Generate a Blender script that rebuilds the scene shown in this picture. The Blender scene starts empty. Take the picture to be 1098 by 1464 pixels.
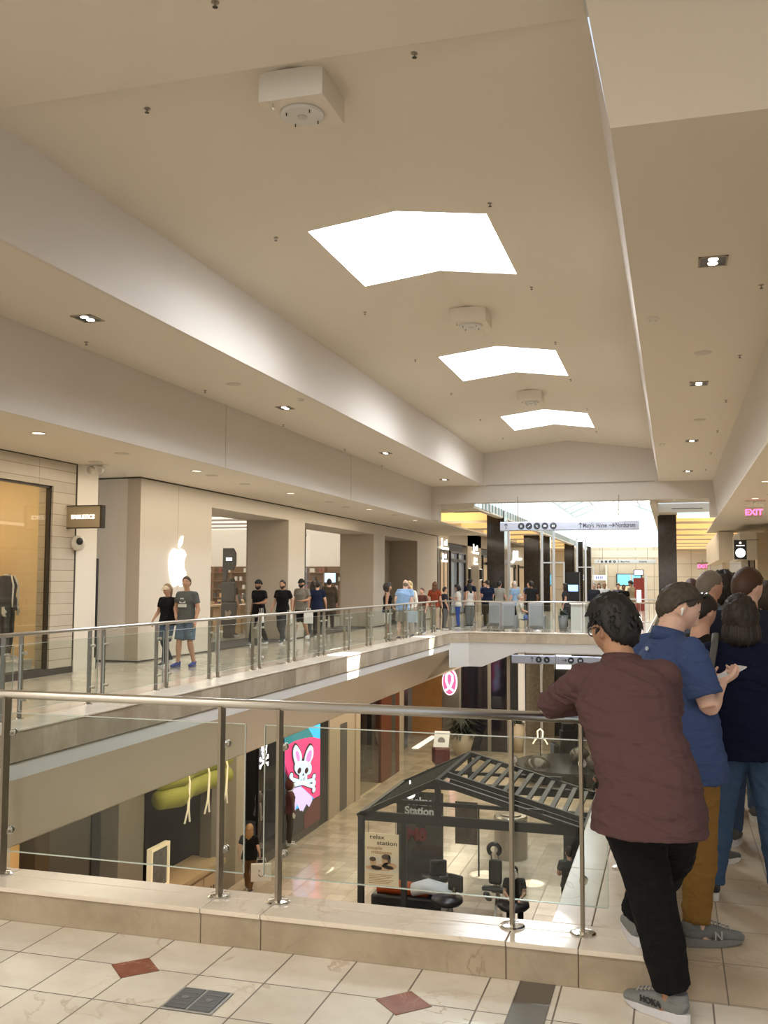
import bpy, bmesh, math, random
from math import sin, cos, pi, radians, sqrt, exp, atan2
from mathutils import Vector, Matrix, noise
random.seed(7)
S = bpy.context.scene
COL = S.collection
LOW = -6.0                       # lower mall floor; the upper floor is z = 0

# ---------------------------------------------------------------- materials
MATS = {}
def mat(name, color=(.8, .8, .8), rough=.5, metal=0., emit=None, estr=0., alpha=1., trans=0., spec=.5,
        bump=0., bscale=60., mottle=0., mscale=3., coat=0.):
    if name in MATS: return MATS[name]
    m = bpy.data.materials.new(name); m.use_nodes = True
    nt = m.node_tree; b = nt.nodes['Principled BSDF']
    b.inputs['Base Color'].default_value = (*color, 1)
    b.inputs['Roughness'].default_value = rough
    b.inputs['Metallic'].default_value = metal
    b.inputs['Specular IOR Level'].default_value = spec
    if coat: b.inputs['Coat Weight'].default_value = coat; b.inputs['Coat Roughness'].default_value = .08
    if emit: b.inputs['Emission Color'].default_value = (*emit, 1); b.inputs['Emission Strength'].default_value = estr
    if alpha < 1: b.inputs['Alpha'].default_value = alpha
    if trans: b.inputs['Transmission Weight'].default_value = trans
    tc = None
    if mottle or bump:
        tc = nt.nodes.new('ShaderNodeTexCoord')
    if mottle:
        n = nt.nodes.new('ShaderNodeTexNoise'); n.inputs['Scale'].default_value = mscale; n.inputs['Detail'].default_value = 4
        nt.links.new(tc.outputs['Object'], n.inputs['Vector'])
        mx = nt.nodes.new('ShaderNodeMix'); mx.data_type = 'RGBA'
        mx.inputs[6].default_value = (*[c*(1-mottle) for c in color], 1)
        mx.inputs[7].default_value = (*[min(1, c*(1+mottle)) for c in color], 1)
        nt.links.new(n.outputs['Fac'], mx.inputs[0]); nt.links.new(mx.outputs[2], b.inputs['Base Color'])
    if bump:
        n = nt.nodes.new('ShaderNodeTexNoise'); n.inputs['Scale'].default_value = bscale; n.inputs['Detail'].default_value = 3
        nt.links.new(tc.outputs['Object'], n.inputs['Vector'])
        bp = nt.nodes.new('ShaderNodeBump'); bp.inputs['Strength'].default_value = bump; bp.inputs['Distance'].default_value = .01
        nt.links.new(n.outputs['Fac'], bp.inputs['Height']); nt.links.new(bp.outputs['Normal'], b.inputs['Normal'])
    MATS[name] = m
    return m

def cloth(name, color, rough=.9, wrinkle=.5, fine=.15):
    """woven fabric: fine weave bump and long soft creases"""
    if name in MATS: return MATS[name]
    m = mat(name, color, rough, spec=.15)
    nt = m.node_tree; b = nt.nodes['Principled BSDF']
    tc = nt.nodes.new('ShaderNodeTexCoord')
    mp = nt.nodes.new('ShaderNodeMapping'); mp.inputs['Scale'].default_value = (3, 3, 6)
    mp.inputs['Rotation'].default_value = (.35, .5, 0)
    nt.links.new(tc.outputs['Object'], mp.inputs['Vector'])
    n1 = nt.nodes.new('ShaderNodeTexNoise'); n1.inputs['Scale'].default_value = 1.6; n1.inputs['Detail'].default_value = 2; n1.inputs['Distortion'].default_value = 1.1
    nt.links.new(mp.outputs['Vector'], n1.inputs['Vector'])
    n2 = nt.nodes.new('ShaderNodeTexNoise'); n2.inputs['Scale'].default_value = 350
    nt.links.new(tc.outputs['Object'], n2.inputs['Vector'])
    b1 = nt.nodes.new('ShaderNodeBump'); b1.inputs['Strength'].default_value = wrinkle; b1.inputs['Distance'].default_value = .03
    b2 = nt.nodes.new('ShaderNodeBump'); b2.inputs['Strength'].default_value = fine; b2.inputs['Distance'].default_value = .004
    nt.links.new(n1.outputs['Fac'], b1.inputs['Height']); nt.links.new(n2.outputs['Fac'], b2.inputs['Height'])
    nt.links.new(b1.outputs['Normal'], b2.inputs['Normal']); nt.links.new(b2.outputs['Normal'], b.inputs['Normal'])
    mx = nt.nodes.new('ShaderNodeMix'); mx.data_type = 'RGBA'
    mx.inputs[6].default_value = (*[c*.78 for c in color], 1); mx.inputs[7].default_value = (*[min(1, c*1.18) for c in color], 1)
    nt.links.new(n2.outputs['Fac'], mx.inputs[0]); nt.links.new(mx.outputs[2], b.inputs['Base Color'])
    return m

def stone(name, c1, c2, vein, px=0, py=0, ox=0, oy=0, grout=(.2, .17, .14), gw=.006, rough=.2, axes='XY', vs=1.2, vamt=.5, tint=.12, bias=0.):
    """polished marble slabs with joints every px by py metres (object coordinates), veins and slab-to-slab tint"""
    if name in MATS: return MATS[name]
    m = bpy.data.materials.new(name); m.use_nodes = True; nt = m.node_tree; N = nt.nodes; L = nt.links
    b = N['Principled BSDF']; b.inputs['Roughness'].default_value = rough; b.inputs['Specular IOR Level'].default_value = .5
    tc = N.new('ShaderNodeTexCoord'); sp = N.new('ShaderNodeSeparateXYZ'); L.new(tc.outputs['Object'], sp.inputs[0])
    def mth(op, a, bb=None, clamp=False):
        n = N.new('ShaderNodeMath'); n.operation = op; n.use_clamp = clamp
        for i, v in enumerate((a, bb)):
            if v is None: continue
            if isinstance(v, (int, float)): n.inputs[i].default_value = v
            else: L.new(v, n.inputs[i])
        return n.outputs[0]
    def mixc(f, a, c):
        n = N.new('ShaderNodeMix'); n.data_type = 'RGBA'
        if isinstance(f, (int, float)): n.inputs[0].default_value = f
        else: L.new(f, n.inputs[0])
        for i, v in ((6, a), (7, c)):
            if isinstance(v, tuple): n.inputs[i].default_value = (*v, 1)
            else: L.new(v, n.inputs[i])
        return n.outputs[2]
    U = sp.outputs[axes[0]]; V = sp.outputs[axes[1]]
    n1 = N.new('ShaderNodeTexNoise'); n1.inputs['Scale'].default_value = 2.2*vs; n1.inputs['Detail'].default_value = 6; n1.inputs['Roughness'].default_value = .62
    L.new(tc.outputs['Object'], n1.inputs['Vector'])
    base = mixc(mth('MULTIPLY', mth('SUBTRACT', n1.outputs['Fac'], .33+bias), 3.0, True), c1, c2)
    n2 = N.new('ShaderNodeTexNoise'); n2.inputs['Scale'].default_value = 1.7*vs; n2.inputs['Detail'].default_value = 5; n2.inputs['Distortion'].default_value = 1.2
    L.new(tc.outputs['Object'], n2.inputs['Vector'])
    v = mth('ABSOLUTE', mth('SUBTRACT', n2.outputs['Fac'], .5))
    v = mth('SUBTRACT', 1.0, mth('MULTIPLY', v, 55.0), True)
    n3 = N.new('ShaderNodeTexNoise'); n3.inputs['Scale'].default_value = 1.1*vs
    L.new(tc.outputs['Object'], n3.inputs['Vector'])
    v = mth('MULTIPLY', v, mth('MULTIPLY', mth('SUBTRACT', n3.outputs['Fac'], .47), 5.0, True))
    col = mixc(mth('MULTIPLY', v, vamt), base, vein)
    if px:
        u = mth('DIVIDE', mth('SUBTRACT', U, ox), px); w = mth('DIVIDE', mth('SUBTRACT', V, oy), py) if py else None
        cu = mth('FLOOR', u); 
        comb = N.new('ShaderNodeCombineXYZ'); L.new(cu, comb.inputs[0])
        if w: L.new(mth('FLOOR', w), comb.inputs[1])
        wn = N.new('ShaderNodeTexWhiteNoise'); L.new(comb.outputs[0], wn.inputs['Vector'])
        tt = mth('MULTIPLY', wn.outputs['Value'], tint)
        col = mixc(tt, col, tuple(x*.35 for x in c1))
        eu = mth('MULTIPLY', mth('SUBTRACT', .5, mth('ABSOLUTE', mth('SUBTRACT', mth('FRACT', u), .5))), px)
        g = mth('LESS_THAN', eu, gw/2)
        if w:
            ev = mth('MULTIPLY', mth('SUBTRACT', .5, mth('ABSOLUTE', mth('SUBTRACT', mth('FRACT', w), .5))), py)
            g = mth('MAXIMUM', g, mth('LESS_THAN', ev, gw/2))
        col = mixc(g, col, grout)
        L.new(mth('ADD', mth('MULTIPLY', g, .5), rough), b.inputs['Roughness'])
    L.new(col, b.inputs['Base Color'])
    MATS[name] = m
    return m

# ---------------------------------------------------------------- objects
def link(o, parent=None):
    COL.objects.link(o)
    if parent is not None: o.parent = parent
    return o
def tag(o, label=None, cat=None, group=None, kind=None):
    if label: o['label'] = label
    if cat: o['category'] = cat
    if group: o['group'] = group
    if kind: o['kind'] = kind
    return o
def empty(name, loc, rz=0, label=None, cat=None, group=None):
    o = bpy.data.objects.new(name, None); o.location = loc; o.rotation_euler = (0, 0, rz); o.empty_display_size = .1
    link(o); return tag(o, label, cat, group)

class MB:
    """collects boxes, prisms, tubes, lathes into one mesh"""
    def __init__(s): s.v = []; s.f = []
    def add(s, vs, fs):
        b = len(s.v); s.v += [tuple(v) for v in vs]; s.f += [tuple(b+i for i in f) for f in fs]; return s
    def box(s, x0, x1, y0, y1, z0, z1):
        return s.add([(x0,y0,z0),(x1,y0,z0),(x1,y1,z0),(x0,y1,z0),(x0,y0,z1),(x1,y0,z1),(x1,y1,z1),(x0,y1,z1)],
                     [(3,2,1,0),(4,5,6,7),(0,1,5,4),(1,2,6,5),(2,3,7,6),(3,0,4,7)])
    def quad(s, *p): return s.add(p, [tuple(range(len(p)))])
    def prism(s, pts, axis, a, b):
        """pts 2-D outline in the other two axes (cyclic order), extruded along axis from a to b"""
        def P(p, t):
            return {'x': (t, p[0], p[1]), 'y': (p[0], t, p[1]), 'z': (p[0], p[1], t)}[axis]
        n = len(pts); vs = [P(p, a) for p in pts]+[P(p, b) for p in pts]
        fs = [tuple(range(n))[::-1], tuple(range(n, 2*n))]+[(i, (i+1) % n, n+(i+1) % n, n+i) for i in range(n)]
        return s.add(vs, fs)
    def bar(s, a, b, w, h=None, up=(0,0,1)):
        """rectangular bar from a to b, w across, h along up"""
        h = h or w; a = Vector(a); b = Vector(b); d = (b-a).normalized(); up = Vector(up)
        if abs(d.dot(up)) > .98: up = Vector((0,1,0)) if abs(d.y) < .9 else Vector((1,0,0))
        u = d.cross(up).normalized()*w/2; v = u.cross(d).normalized()*h/2
        vs = [a-u-v, a+u-v, a+u+v, a-u+v, b-u-v, b+u-v, b+u+v, b-u+v]
        return s.add(vs, [(0,1,2,3)[::-1],(4,5,6,7),(0,1,5,4),(1,2,6,5),(2,3,7,6),(3,0,4,7)])
    def tube(s, pts, r, n=12, lat=None, cap=True):
        """tube through pts; r number or list of r or (a,b); lat = lateral direction for a"""
        pts = [Vector(p) for p in pts]; m = len(pts)
        rs = r if isinstance(r, (list, tuple)) else [r]*m
        rings = []; pu = Vector(lat) if lat is not None else None
        for i, p in enumerate(pts):
            t = (pts[min(i+1, m-1)]-pts[max(i-1, 0)])
            t = t.normalized() if t.length > 1e-9 else Vector((0,0,1))
            if pu is None: pu = Vector((1,0,0)) if abs(t.x) < .8 else Vector((0,1,0))
            u = (pu-t*pu.dot(t)); u = u.normalized() if u.length > 1e-6 else t.orthogonal().normalized()
            v = t.cross(u); pu = u if lat is None else pu
            a, b = rs[i] if isinstance(rs[i], (tuple, list)) else (rs[i], rs[i])
            rings.append([p+u*(a*cos(2*pi*k/n))+v*(b*sin(2*pi*k/n)) for k in range(n)])
        vs = [v for ring in rings for v in ring]; fs = []
        for i in range(m-1):
            for k in range(n):
                fs.append((i*n+k, i*n+(k+1) % n, (i+1)*n+(k+1) % n, (i+1)*n+k))
        if cap:
            fs.append(tuple(range(n))[::-1]); fs.append(tuple((m-1)*n+k for k in range(n)))
        return s.add(vs, fs)
    def lathe(s, prof, c=(0,0,0), n=24):
        """prof list of (r,z) bottom to top"""
        c = Vector(c); vs = []; fs = []; m = len(prof)
        for r, z in prof:
            vs += [(c.x+r*cos(2*pi*k/n), c.y+r*sin(2*pi*k/n), c.z+z) for k in range(n)]
        for i in range(m-1):
            for k in range(n): fs.append((i*n+k, i*n+(k+1) % n, (i+1)*n+(k+1) % n, (i+1)*n+k))
        fs.append(tuple(range(n))[::-1]); fs.append(tuple((m-1)*n+k for k in range(n)))
        return s.add(vs, fs)
    def ball(s, c, r, n=16, m=10):
        """ellipsoid; r number or (rx,ry,rz)"""
        r = r if isinstance(r, (tuple, list)) else (r, r, r)
        vs = [(c[0], c[1], c[2]-r[2])]; fs = []
        for i in range(1, m):
            t = -pi/2+pi*i/m
            vs += [(c[0]+r[0]*cos(t)*cos(2*pi*k/n), c[1]+r[1]*cos(t)*sin(2*pi*k/n), c[2]+r[2]*sin(t)) for k in range(n)]
        vs.append((c[0], c[1], c[2]+r[2]))
        for k in range(n): fs.append((0, 1+(k+1) % n, 1+k))
        for i in range(m-2):
            for k in range(n): fs.append((1+i*n+k, 1+i*n+(k+1) % n, 1+(i+1)*n+(k+1) % n, 1+(i+1)*n+k))
        for k in range(n): fs.append((len(vs)-1, 1+(m-2)*n+k, 1+(m-2)*n+(k+1) % n))
        return s.add(vs, fs)
    def build(s, name, material, parent=None, smooth=False, bevel=0., kind=None, solid=0.):
        me = bpy.data.meshes.new(name); me.from_pydata(s.v, [], s.f); me.update()
        bm = bmesh.new(); bm.from_mesh(me)
        bmesh.ops.recalc_face_normals(bm, faces=bm.faces); bm.to_mesh(me); bm.free()
        if smooth: me.polygons.foreach_set('use_smooth', [True]*len(me.polygons))
        me.materials.append(material)
        o = bpy.data.objects.new(name, me); link(o, parent)
        if bevel:
            md = o.modifiers.new('bevel', 'BEVEL'); md.width = bevel; md.segments = 2; md.limit_method = 'ANGLE'
        if solid:
            md = o.modifiers.new('solid', 'SOLIDIFY'); md.thickness = solid; md.offset = 0
        if kind: o['kind'] = kind
        return o

def own(mb, name, material, loc, label, cat, group=None, **k):
    """a thing that is one mesh: origin at loc, MB coordinates in world space"""
    mb.v = [(x-loc[0], y-loc[1], z-loc[2]) for x, y, z in mb.v]
    o = mb.build(name, material, None, **k); o.location = loc
    return tag(o, label, cat, group)
def struct(mb, name, material, **k):
    o = mb.build(name, material, **k); o['kind'] = 'structure'; return o

def copy_tree(o, parent=None):
    c = o.copy(); COL.objects.link(c)
    if parent is not None: c.parent = parent
    for ch in [x for x in bpy.data.objects if x.parent == o]: copy_tree(ch, c)
    return c

def text(name, body, material, loc, size, rot=(pi/2, 0, 0), parent=None, ext=.004, align='CENTER', bold=0., sx=1.):
    cu = bpy.data.curves.new(name, 'FONT'); cu.body = body; cu.size = size; cu.extrude = ext; cu.offset = bold
    cu.align_x = align; cu.align_y = 'CENTER'; cu.resolution_u = 4
    o = bpy.data.objects.new(name, cu); COL.objects.link(o)
    bpy.context.view_layer.update()
    me = bpy.data.meshes.new_from_object(o.evaluated_get(bpy.context.evaluated_depsgraph_get()))
    bpy.data.objects.remove(o); bpy.data.curves.remove(cu)
    me.name = name; me.materials.clear(); me.materials.append(material)
    o = bpy.data.objects.new(name, me); link(o, parent); o.location = loc; o.rotation_euler = rot; o.scale = (sx, 1, 1)
    return o
FACE_PX = (pi/2, 0, pi/2)        # text read by someone looking along -x (on a wall at the left)
# ---------------------------------------------------------------- shared materials
def glassy(name, tint=(.93, .95, .94), refl=.12, rough=.02, opacity=0., ocol=(.1, .1, .1)):
    if name in MATS: return MATS[name]
    m = bpy.data.materials.new(name); m.use_nodes = True; nt = m.node_tree; N = nt.nodes; L = nt.links
    N.remove(N['Principled BSDF']); out = N['Material Output']
    t = N.new('ShaderNodeBsdfTransparent'); t.inputs[0].default_value = (*tint, 1)
    g = N.new('ShaderNodeBsdfGlossy'); g.inputs['Roughness'].default_value = rough; g.inputs[0].default_value = (1, 1, 1, 1)
    lw = N.new('ShaderNodeLayerWeight'); lw.inputs[0].default_value = .5
    pw = N.new('ShaderNodeMath'); pw.operation = 'POWER'; L.new(lw.outputs['Facing'], pw.inputs[0]); pw.inputs[1].default_value = 5.
    ml = N.new('ShaderNodeMath'); ml.operation = 'MULTIPLY_ADD'; L.new(pw.outputs[0], ml.inputs[0]); ml.inputs[1].default_value = .35; ml.inputs[2].default_value = refl*.3
    mx = N.new('ShaderNodeMixShader'); L.new(ml.outputs[0], mx.inputs[0])
    a = t.outputs[0]
    if opacity:
        d = N.new('ShaderNodeBsdfDiffuse'); d.inputs[0].default_value = (*ocol, 1)
        m2 = N.new('ShaderNodeMixShader'); m2.inputs[0].default_value = opacity; L.new(t.outputs[0], m2.inputs[1]); L.new(d.outputs[0], m2.inputs[2]); a = m2.outputs[0]
    L.new(a, mx.inputs[1]); L.new(g.outputs[0], mx.inputs[2]); L.new(mx.outputs[0], out.inputs[0])
    MATS[name] = m; return m
def glow(name, color, st): return mat(name, color, .6, emit=color, estr=st)

CEIL = mat('ceiling_paint', (.74, .67, .565), .85, spec=.2, bump=.03, bscale=30)
FASC = mat('fascia_paint', (.66, .60, .535), .6, spec=.3, bump=.03, bscale=25)
SIDEP = mat('wall_paint', (.62, .56, .48), .7, spec=.2)
PANEL = mat('slab_edge_panel', (.66, .595, .51), .26, spec=.5)
WHITEB = mat('slab_edge_white', (.74, .73, .71), .35, spec=.5)
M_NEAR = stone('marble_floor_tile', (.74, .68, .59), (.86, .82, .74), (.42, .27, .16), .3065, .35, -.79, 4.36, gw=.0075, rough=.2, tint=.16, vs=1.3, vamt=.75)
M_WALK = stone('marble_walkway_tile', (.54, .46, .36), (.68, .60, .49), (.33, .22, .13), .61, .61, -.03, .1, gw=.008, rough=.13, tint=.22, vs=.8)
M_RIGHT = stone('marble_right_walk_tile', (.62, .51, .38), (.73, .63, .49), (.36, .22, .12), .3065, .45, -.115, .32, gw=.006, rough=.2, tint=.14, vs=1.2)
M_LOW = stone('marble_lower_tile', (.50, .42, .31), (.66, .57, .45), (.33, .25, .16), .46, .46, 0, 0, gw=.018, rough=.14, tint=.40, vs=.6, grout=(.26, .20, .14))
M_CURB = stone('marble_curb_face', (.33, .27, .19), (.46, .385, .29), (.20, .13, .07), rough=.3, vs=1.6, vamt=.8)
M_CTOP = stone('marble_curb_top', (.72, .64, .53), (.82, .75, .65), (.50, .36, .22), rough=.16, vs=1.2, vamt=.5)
M_BAND = stone('marble_edge_cladding', (.47, .38, .27), (.62, .53, .41), (.32, .22, .13), .62, 0, 0, 0, grout=(.38, .31, .23), gw=.005, rough=.2, axes='YZ', vs=1.1, tint=.62)
M_BANDX = stone('marble_edge_cladding_cross', (.50, .42, .31), (.64, .55, .43), (.32, .22, .13), .62, 0, 0, 0, grout=(.38, .31, .23), gw=.005, rough=.2, axes='XZ', vs=1.1, tint=.25)
STEEL = mat('brushed_steel', (.64, .62, .58), .30, 1., bump=.03, bscale=200)
STEELD = mat('aged_steel', (.30, .265, .215), .34, 1.)
CHROME = mat('polished_steel', (.74, .73, .71), .12, 1.)
BLACK = mat('black_satin', (.012, .012, .013), .4)
DARKST = stone('black_granite', (.018, .014, .011), (.035, .027, .02), (.06, .05, .04), rough=.09, vs=3)
BRONZE = mat('dark_bronze', (.05, .04, .032), .35, .6)
GLASS = glassy('balustrade_glass', (.90, .93, .91), .05)
SHOPG = glassy('shop_window_glass', (.86, .86, .84), .25)
GEDGE = mat('glass_edge_green', (.25, .36, .32), .15, spec=.8)
GROUT = mat('joint_dark', (.12, .09, .06), .9)  # plain dark colour for the joints between slabs
WHITE = mat('matt_white', (.78, .77, .74), .6)
LITW = glow('lit_white', (1., .97, .92), 4.)

XL, XR = -6.58, -.55            # the opening between the floors
Y0, Y1 = 4.64, 30.2
ZB, ZL = 5.17, 3.93             # soffit heights

# ---------------------------------------------------------------- floors
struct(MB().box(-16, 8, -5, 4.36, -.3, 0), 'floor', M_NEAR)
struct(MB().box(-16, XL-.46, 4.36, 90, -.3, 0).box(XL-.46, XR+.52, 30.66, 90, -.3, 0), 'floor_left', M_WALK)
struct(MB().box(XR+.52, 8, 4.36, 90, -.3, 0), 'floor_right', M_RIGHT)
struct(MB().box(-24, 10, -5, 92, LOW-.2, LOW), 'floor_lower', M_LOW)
struct(MB().box(-.655, -.515, -5, 4.35, .0, .003).box(-.515, -.51, -5, 4.35, 0, .005).box(-.66, -.655, -5, 4.35, 0, .005), 'trim_1', mat('expansion_joint_grey', (.15, .135, .115), .45))
RED = stone('red_marble_inlay', (.22, .055, .03), (.30, .09, .05), (.75, .6, .45), rough=.2, vs=5)
for cx, cy in ((-2.325, 4.0), (-1.085, 3.995)):
    m = MB(); a = .118
    m.prism([(cx-a, cy), (cx, cy-a), (cx+a, cy), (cx, cy+a)], 'z', 0, .002); o = struct(m, 'floor_inlay', RED)
    m = MB(); a = .121
    m.prism([(cx-a, cy), (cx, cy-a), (cx+a, cy), (cx, cy+a)], 'z', 0, .0012); struct(m, 'floor_inlay_joint', GROUT)
# electrical floor box
fb = empty('floor_box', (-1.90, 3.765, 0), 0, 'grey metal floor socket cover with two square lids in the marble tiles', 'floor box')
MB().box(-.115, .115, -.105, .105, 0, .006).build('frame', mat('box_frame', (.42, .42, .41), .4, .8), fb, bevel=.002)
for sx in (-1, 1):
    l = MB().box(sx*.054-.048, sx*.054+.048, -.094, .094, .006, .009).build('lid', mat('lid_grey', (.13, .135, .14), .5, .4), fb, bevel=.002)
    m = MB()
    for k in range(4): m.box(sx*.054-.034, sx*.054+.034, -.06+k*.035, -.055+k*.035, .009, .0105)
    m.lathe([(.016, .009), (.016, .0115)], (sx*.054, 0, 0), 14); m.build('lid_ring', mat('lid_mark', (.22, .22, .22), .4, .5), l)

# ---------------------------------------------------------------- curbs and slab edges
# near curb: facing slabs with open joints, two rows of top slabs
segs = [-7.1, -5.2, -3.72, -3.40, -2.185, -1.875, -.722, -.412, -.03]
m = MB(); t = MB(); j = MB()
for a, b in zip(segs, segs[1:]):
    m.box(a+.002, b-.002, 4.352, 4.62, 0, .140)
    t.box(a+.0015, b-.0015, 4.340, 4.528, .142, .165); t.box(a+.0015, b-.0015, 4.531, 4.645, .142, .165)
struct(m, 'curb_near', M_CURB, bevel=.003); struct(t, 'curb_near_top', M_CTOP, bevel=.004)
struct(MB().box(-7.09, -.04, 4.356, 4.64, -.3, .142), 'curb_near_core', GROUT)
struct(MB().box(XL, XR, 4.62, 4.64, -1.3, .141), 'trim_near_edge', PANEL)
# right curb
m = MB(); t = MB(); y = 4.648
while y < 30.2:
    e = min(y+.9, 30.2); m.box(XR+.004, XR+.516, y+.002, e-.002, -.16, .140); t.box(XR-.01, XR+.17, y+.0015, e-.0015, .142, .165); t.box(XR+.173, XR+.53, y+.0015, e-.0015, .142, .165); y = e
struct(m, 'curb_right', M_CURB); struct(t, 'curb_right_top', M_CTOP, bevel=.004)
struct(MB().box(XR+.02, XR+.5, 4.65, 30.2, -1.3, -.16), 'trim_right_edge', PANEL)
# left curb
m = MB(); t = MB()
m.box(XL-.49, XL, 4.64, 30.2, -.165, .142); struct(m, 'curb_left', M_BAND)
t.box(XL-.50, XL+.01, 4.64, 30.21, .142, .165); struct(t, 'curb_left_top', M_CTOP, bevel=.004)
struct(MB().box(XL-.02, XL+.012, 4.64, 30.2, -.178, -.165), 'trim_2', GROUT)
struct(MB().box(XL-.3, XL+.004, 4.64, 30.2, -.345, -.178), 'trim_3', WHITEB)
struct(MB().prism([(XL, -.345), (XL-.3, -.345), (XL-1.1, -1.0), (XL-1.1, -1.42), (XL-.98, -1.42)], 'y', 4.64, 30.2), 'slab_edge_left', PANEL)
# far curb and the downstand under it, its corner cut off
struct(MB().box(XL-.4, XR+.5, 30.2, 30.68, -.15, .142), 'curb_far', M_BANDX)
struct(MB().box(XL-.5, XR+.52, 30.19, 30.7, .142, .165), 'curb_far_top', M_CTOP, bevel=.004)
struct(MB().prism([(XL-.02, -.15), (XL-.02, -.9), (-5.72, -.9), (-4.62, -.44), (XR+.2, -.44), (XR+.2, -.15)], 'y', 30.22, 30.62), 'slab_edge_far', WHITEB)
m = MB(); m.prism([(XL-.02, 30.2), (XL-.02, 29.5), (XL+.45, 30.2)], 'z', -.15, .142); struct(m, 'curb_corner', M_BANDX)
m = MB(); m.prism([(XL-.03, 30.2), (XL-.03, 29.48), (XL+.47, 30.2)], 'z', .142, .165); struct(m, 'curb_corner_top', M_CTOP)
m = MB(); m.prism([(XL-.02, 30.22), (XL-.02, 29.5), (XL+.45, 30.22)], 'z', -.9, -.15); struct(m, 'slab_edge_corner', WHITEB)
# lower ceilings
struct(MB().box(-18, XL-1.05, -4, 60, -1.46, -1.40), 'ceiling_lower_left', CEIL)
struct(MB().box(XL-.02, XR+.1, 30.62, 90, -.5, -.44).box(XR+.5, 9, 4.4, 60, -1.36, -1.3).box(-18, 9, -4, 4.36, -1.36, -1.3), 'ceiling_lower_far', CEIL)

# ---------------------------------------------------------------- ceilings
X1, X2, X3, X4 = -8.37, -6.47, -.40, 1.34
YN = 7.78; YE = 34.6
struct(MB().box(-14, X1-.06, -5, YE, ZL, ZL+.06).box(-14, X1+.0, YE, 46, ZL, ZL+.06), 'ceiling_left', CEIL)
struct(MB().box(X1-.06, X1, -5, YE, ZL-.001, ZB+.02), 'fascia_left', FASC)
struct(MB().box(X1-.05, X2-.06, -5, YE, ZB, ZB+.06), 'ceiling_left_upper', CEIL)
struct(MB().box(X2-.06, X2, -5, YE, ZB-.001, 6.45), 'fascia_left_upper', FASC)
for y in (17.4, 25.2):
    struct(MB().box(X1-.001, X1+.004, y, y+.012, ZL, ZB), 'trim_4', mat('paint_joint', (.42, .38, .33), .8))
# vault with three skylight openings and the flat bay in front of it
XRD, ZRD, ZEL, ZER = -3.49, 6.68, 6.31, 6.29
XV = X3-.19
def zc(x): return ZEL+(ZRD-ZEL)*(x-X2)/(XRD-X2) if x < XRD else ZRD+(ZER-ZRD)*(x-XRD)/(XV-XRD)
SKX = (-4.74, -2.26); SKY = [(12.35, 14.95), (20.2, 22.8), (28.1, 30.75)]
m = MB(); xs = [X2-.05, SKX[0], XRD, SKX[1], XV]
ys = [YN-.05]+[v for s in SKY for v in s]+[YE]
for i in range(4):
    for k in range(len(ys)-1):
        if i in (1, 2) and k % 2 == 1: continue
        a, b = xs[i], xs[i+1]; c, d = ys[k], ys[k+1]
        m.quad((a, c, zc(a)), (b, c, zc(b)), (b, d, zc(b)), (a, d, zc(a)))
struct(m, 'ceiling_vault', CEIL)
struct(MB().box(X2-.05, 9, -5, 7.45, 6.29, 6.35).box(X2-.05, X3-.1, 7.45, YN, 6.29, 6.35), 'ceiling_near', CEIL)
WELL = mat('skylight_well_white', (.88, .88, .88), .5)
SKYG = mat('skylight_glazing', (1, 1, 1), .3, emit=(.90, .95, 1.), estr=9.)
for n, (a, b) in enumerate(SKY):
    m = MB(); x0, x1 = SKX; zt = 7.35
    m.quad((x0, a, zc(x0)), (x0, b, zc(x0)), (x0, b, zt), (x0, a, zt)); m.quad((x1, a, zc(x1)), (x1, b, zc(x1)), (x1, b, zt), (x1, a, zt))
    for y in (a, b): m.quad((x0, y, zc(x0)), (XRD, y, zc(XRD)), (x1, y, zc(x1)), (x1, y, zt), (x0, y, zt))
    struct(m, 'window_well_%d' % (n+1), WELL)
    struct(MB().box(x0, x1, a, b, zt, zt+.03), 'window_%d' % (n+1), SKYG)
# right side of the vault: thin leaning fascia, soffit, fascia, low ceiling
m = MB(); m.quad((X3, 7.42, ZB), (X3, YE, ZB), (XV-.012, YE, 6.29), (XV-.012, 7.42, 6.29)); struct(m, 'fascia_right_upper', FASC)
struct(MB().box(X3, X4, 7.42, YE, ZB, ZB+.06), 'ceiling_right_upper', CEIL)
struct(MB().box(X3-.0, 9, 7.42, 7.46, ZB+.06, 6.32).prism([(X3, ZB), (X3, 6.32), (XV, 6.32)], 'y', 7.42, 7.46).box(X4, 9, 7.42, 7.46, ZL, ZB+.07), 'fascia_near_right', CEIL)
m = MB(); m.quad((X4, 7.42, ZB), (X4, YE, ZB), (X4+.14, YE, ZL), (X4+.14, 7.42, ZL)); struct(m, 'fascia_right', FASC)
struct(MB().box(X4+.13, 9, 7.42, 46, ZL, ZL+.06), 'ceiling_right', CEIL)
# far end: gable panel over a deep beam
m = MB(); m.quad((X2, YE-.06, ZB+.02), (X3-.0, YE-.06, ZB+.02), (XV, YE-.06, zc(XV)+.01), (XRD, YE-.06, ZRD+.01), (X2, YE-.06, zc(X2)+.01))
struct(m, 'wall_far_gable', FASC)
struct(MB().box(X1-.02, X4+.1, YE, YE+.5, 4.56, ZB+.03).box(X2, X2+.16, YE-.075, YE, ZB, 6.32), 'beam_far', FASC)
struct(MB().box(X2+.15, X3-.15, YE-.072, YE-.05, ZB-.005, ZB+.02), 'trim_5', mat('paint_joint', (.42, .38, .33), .8))
struct(MB().box(X1-.1, X1+.18, YE, YE+.7, ZL+.02, 4.56).box(X4-.1, X4+.2, YE, YE+.7, ZL+.02, 4.56), 'beam_far_return', FASC)
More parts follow.
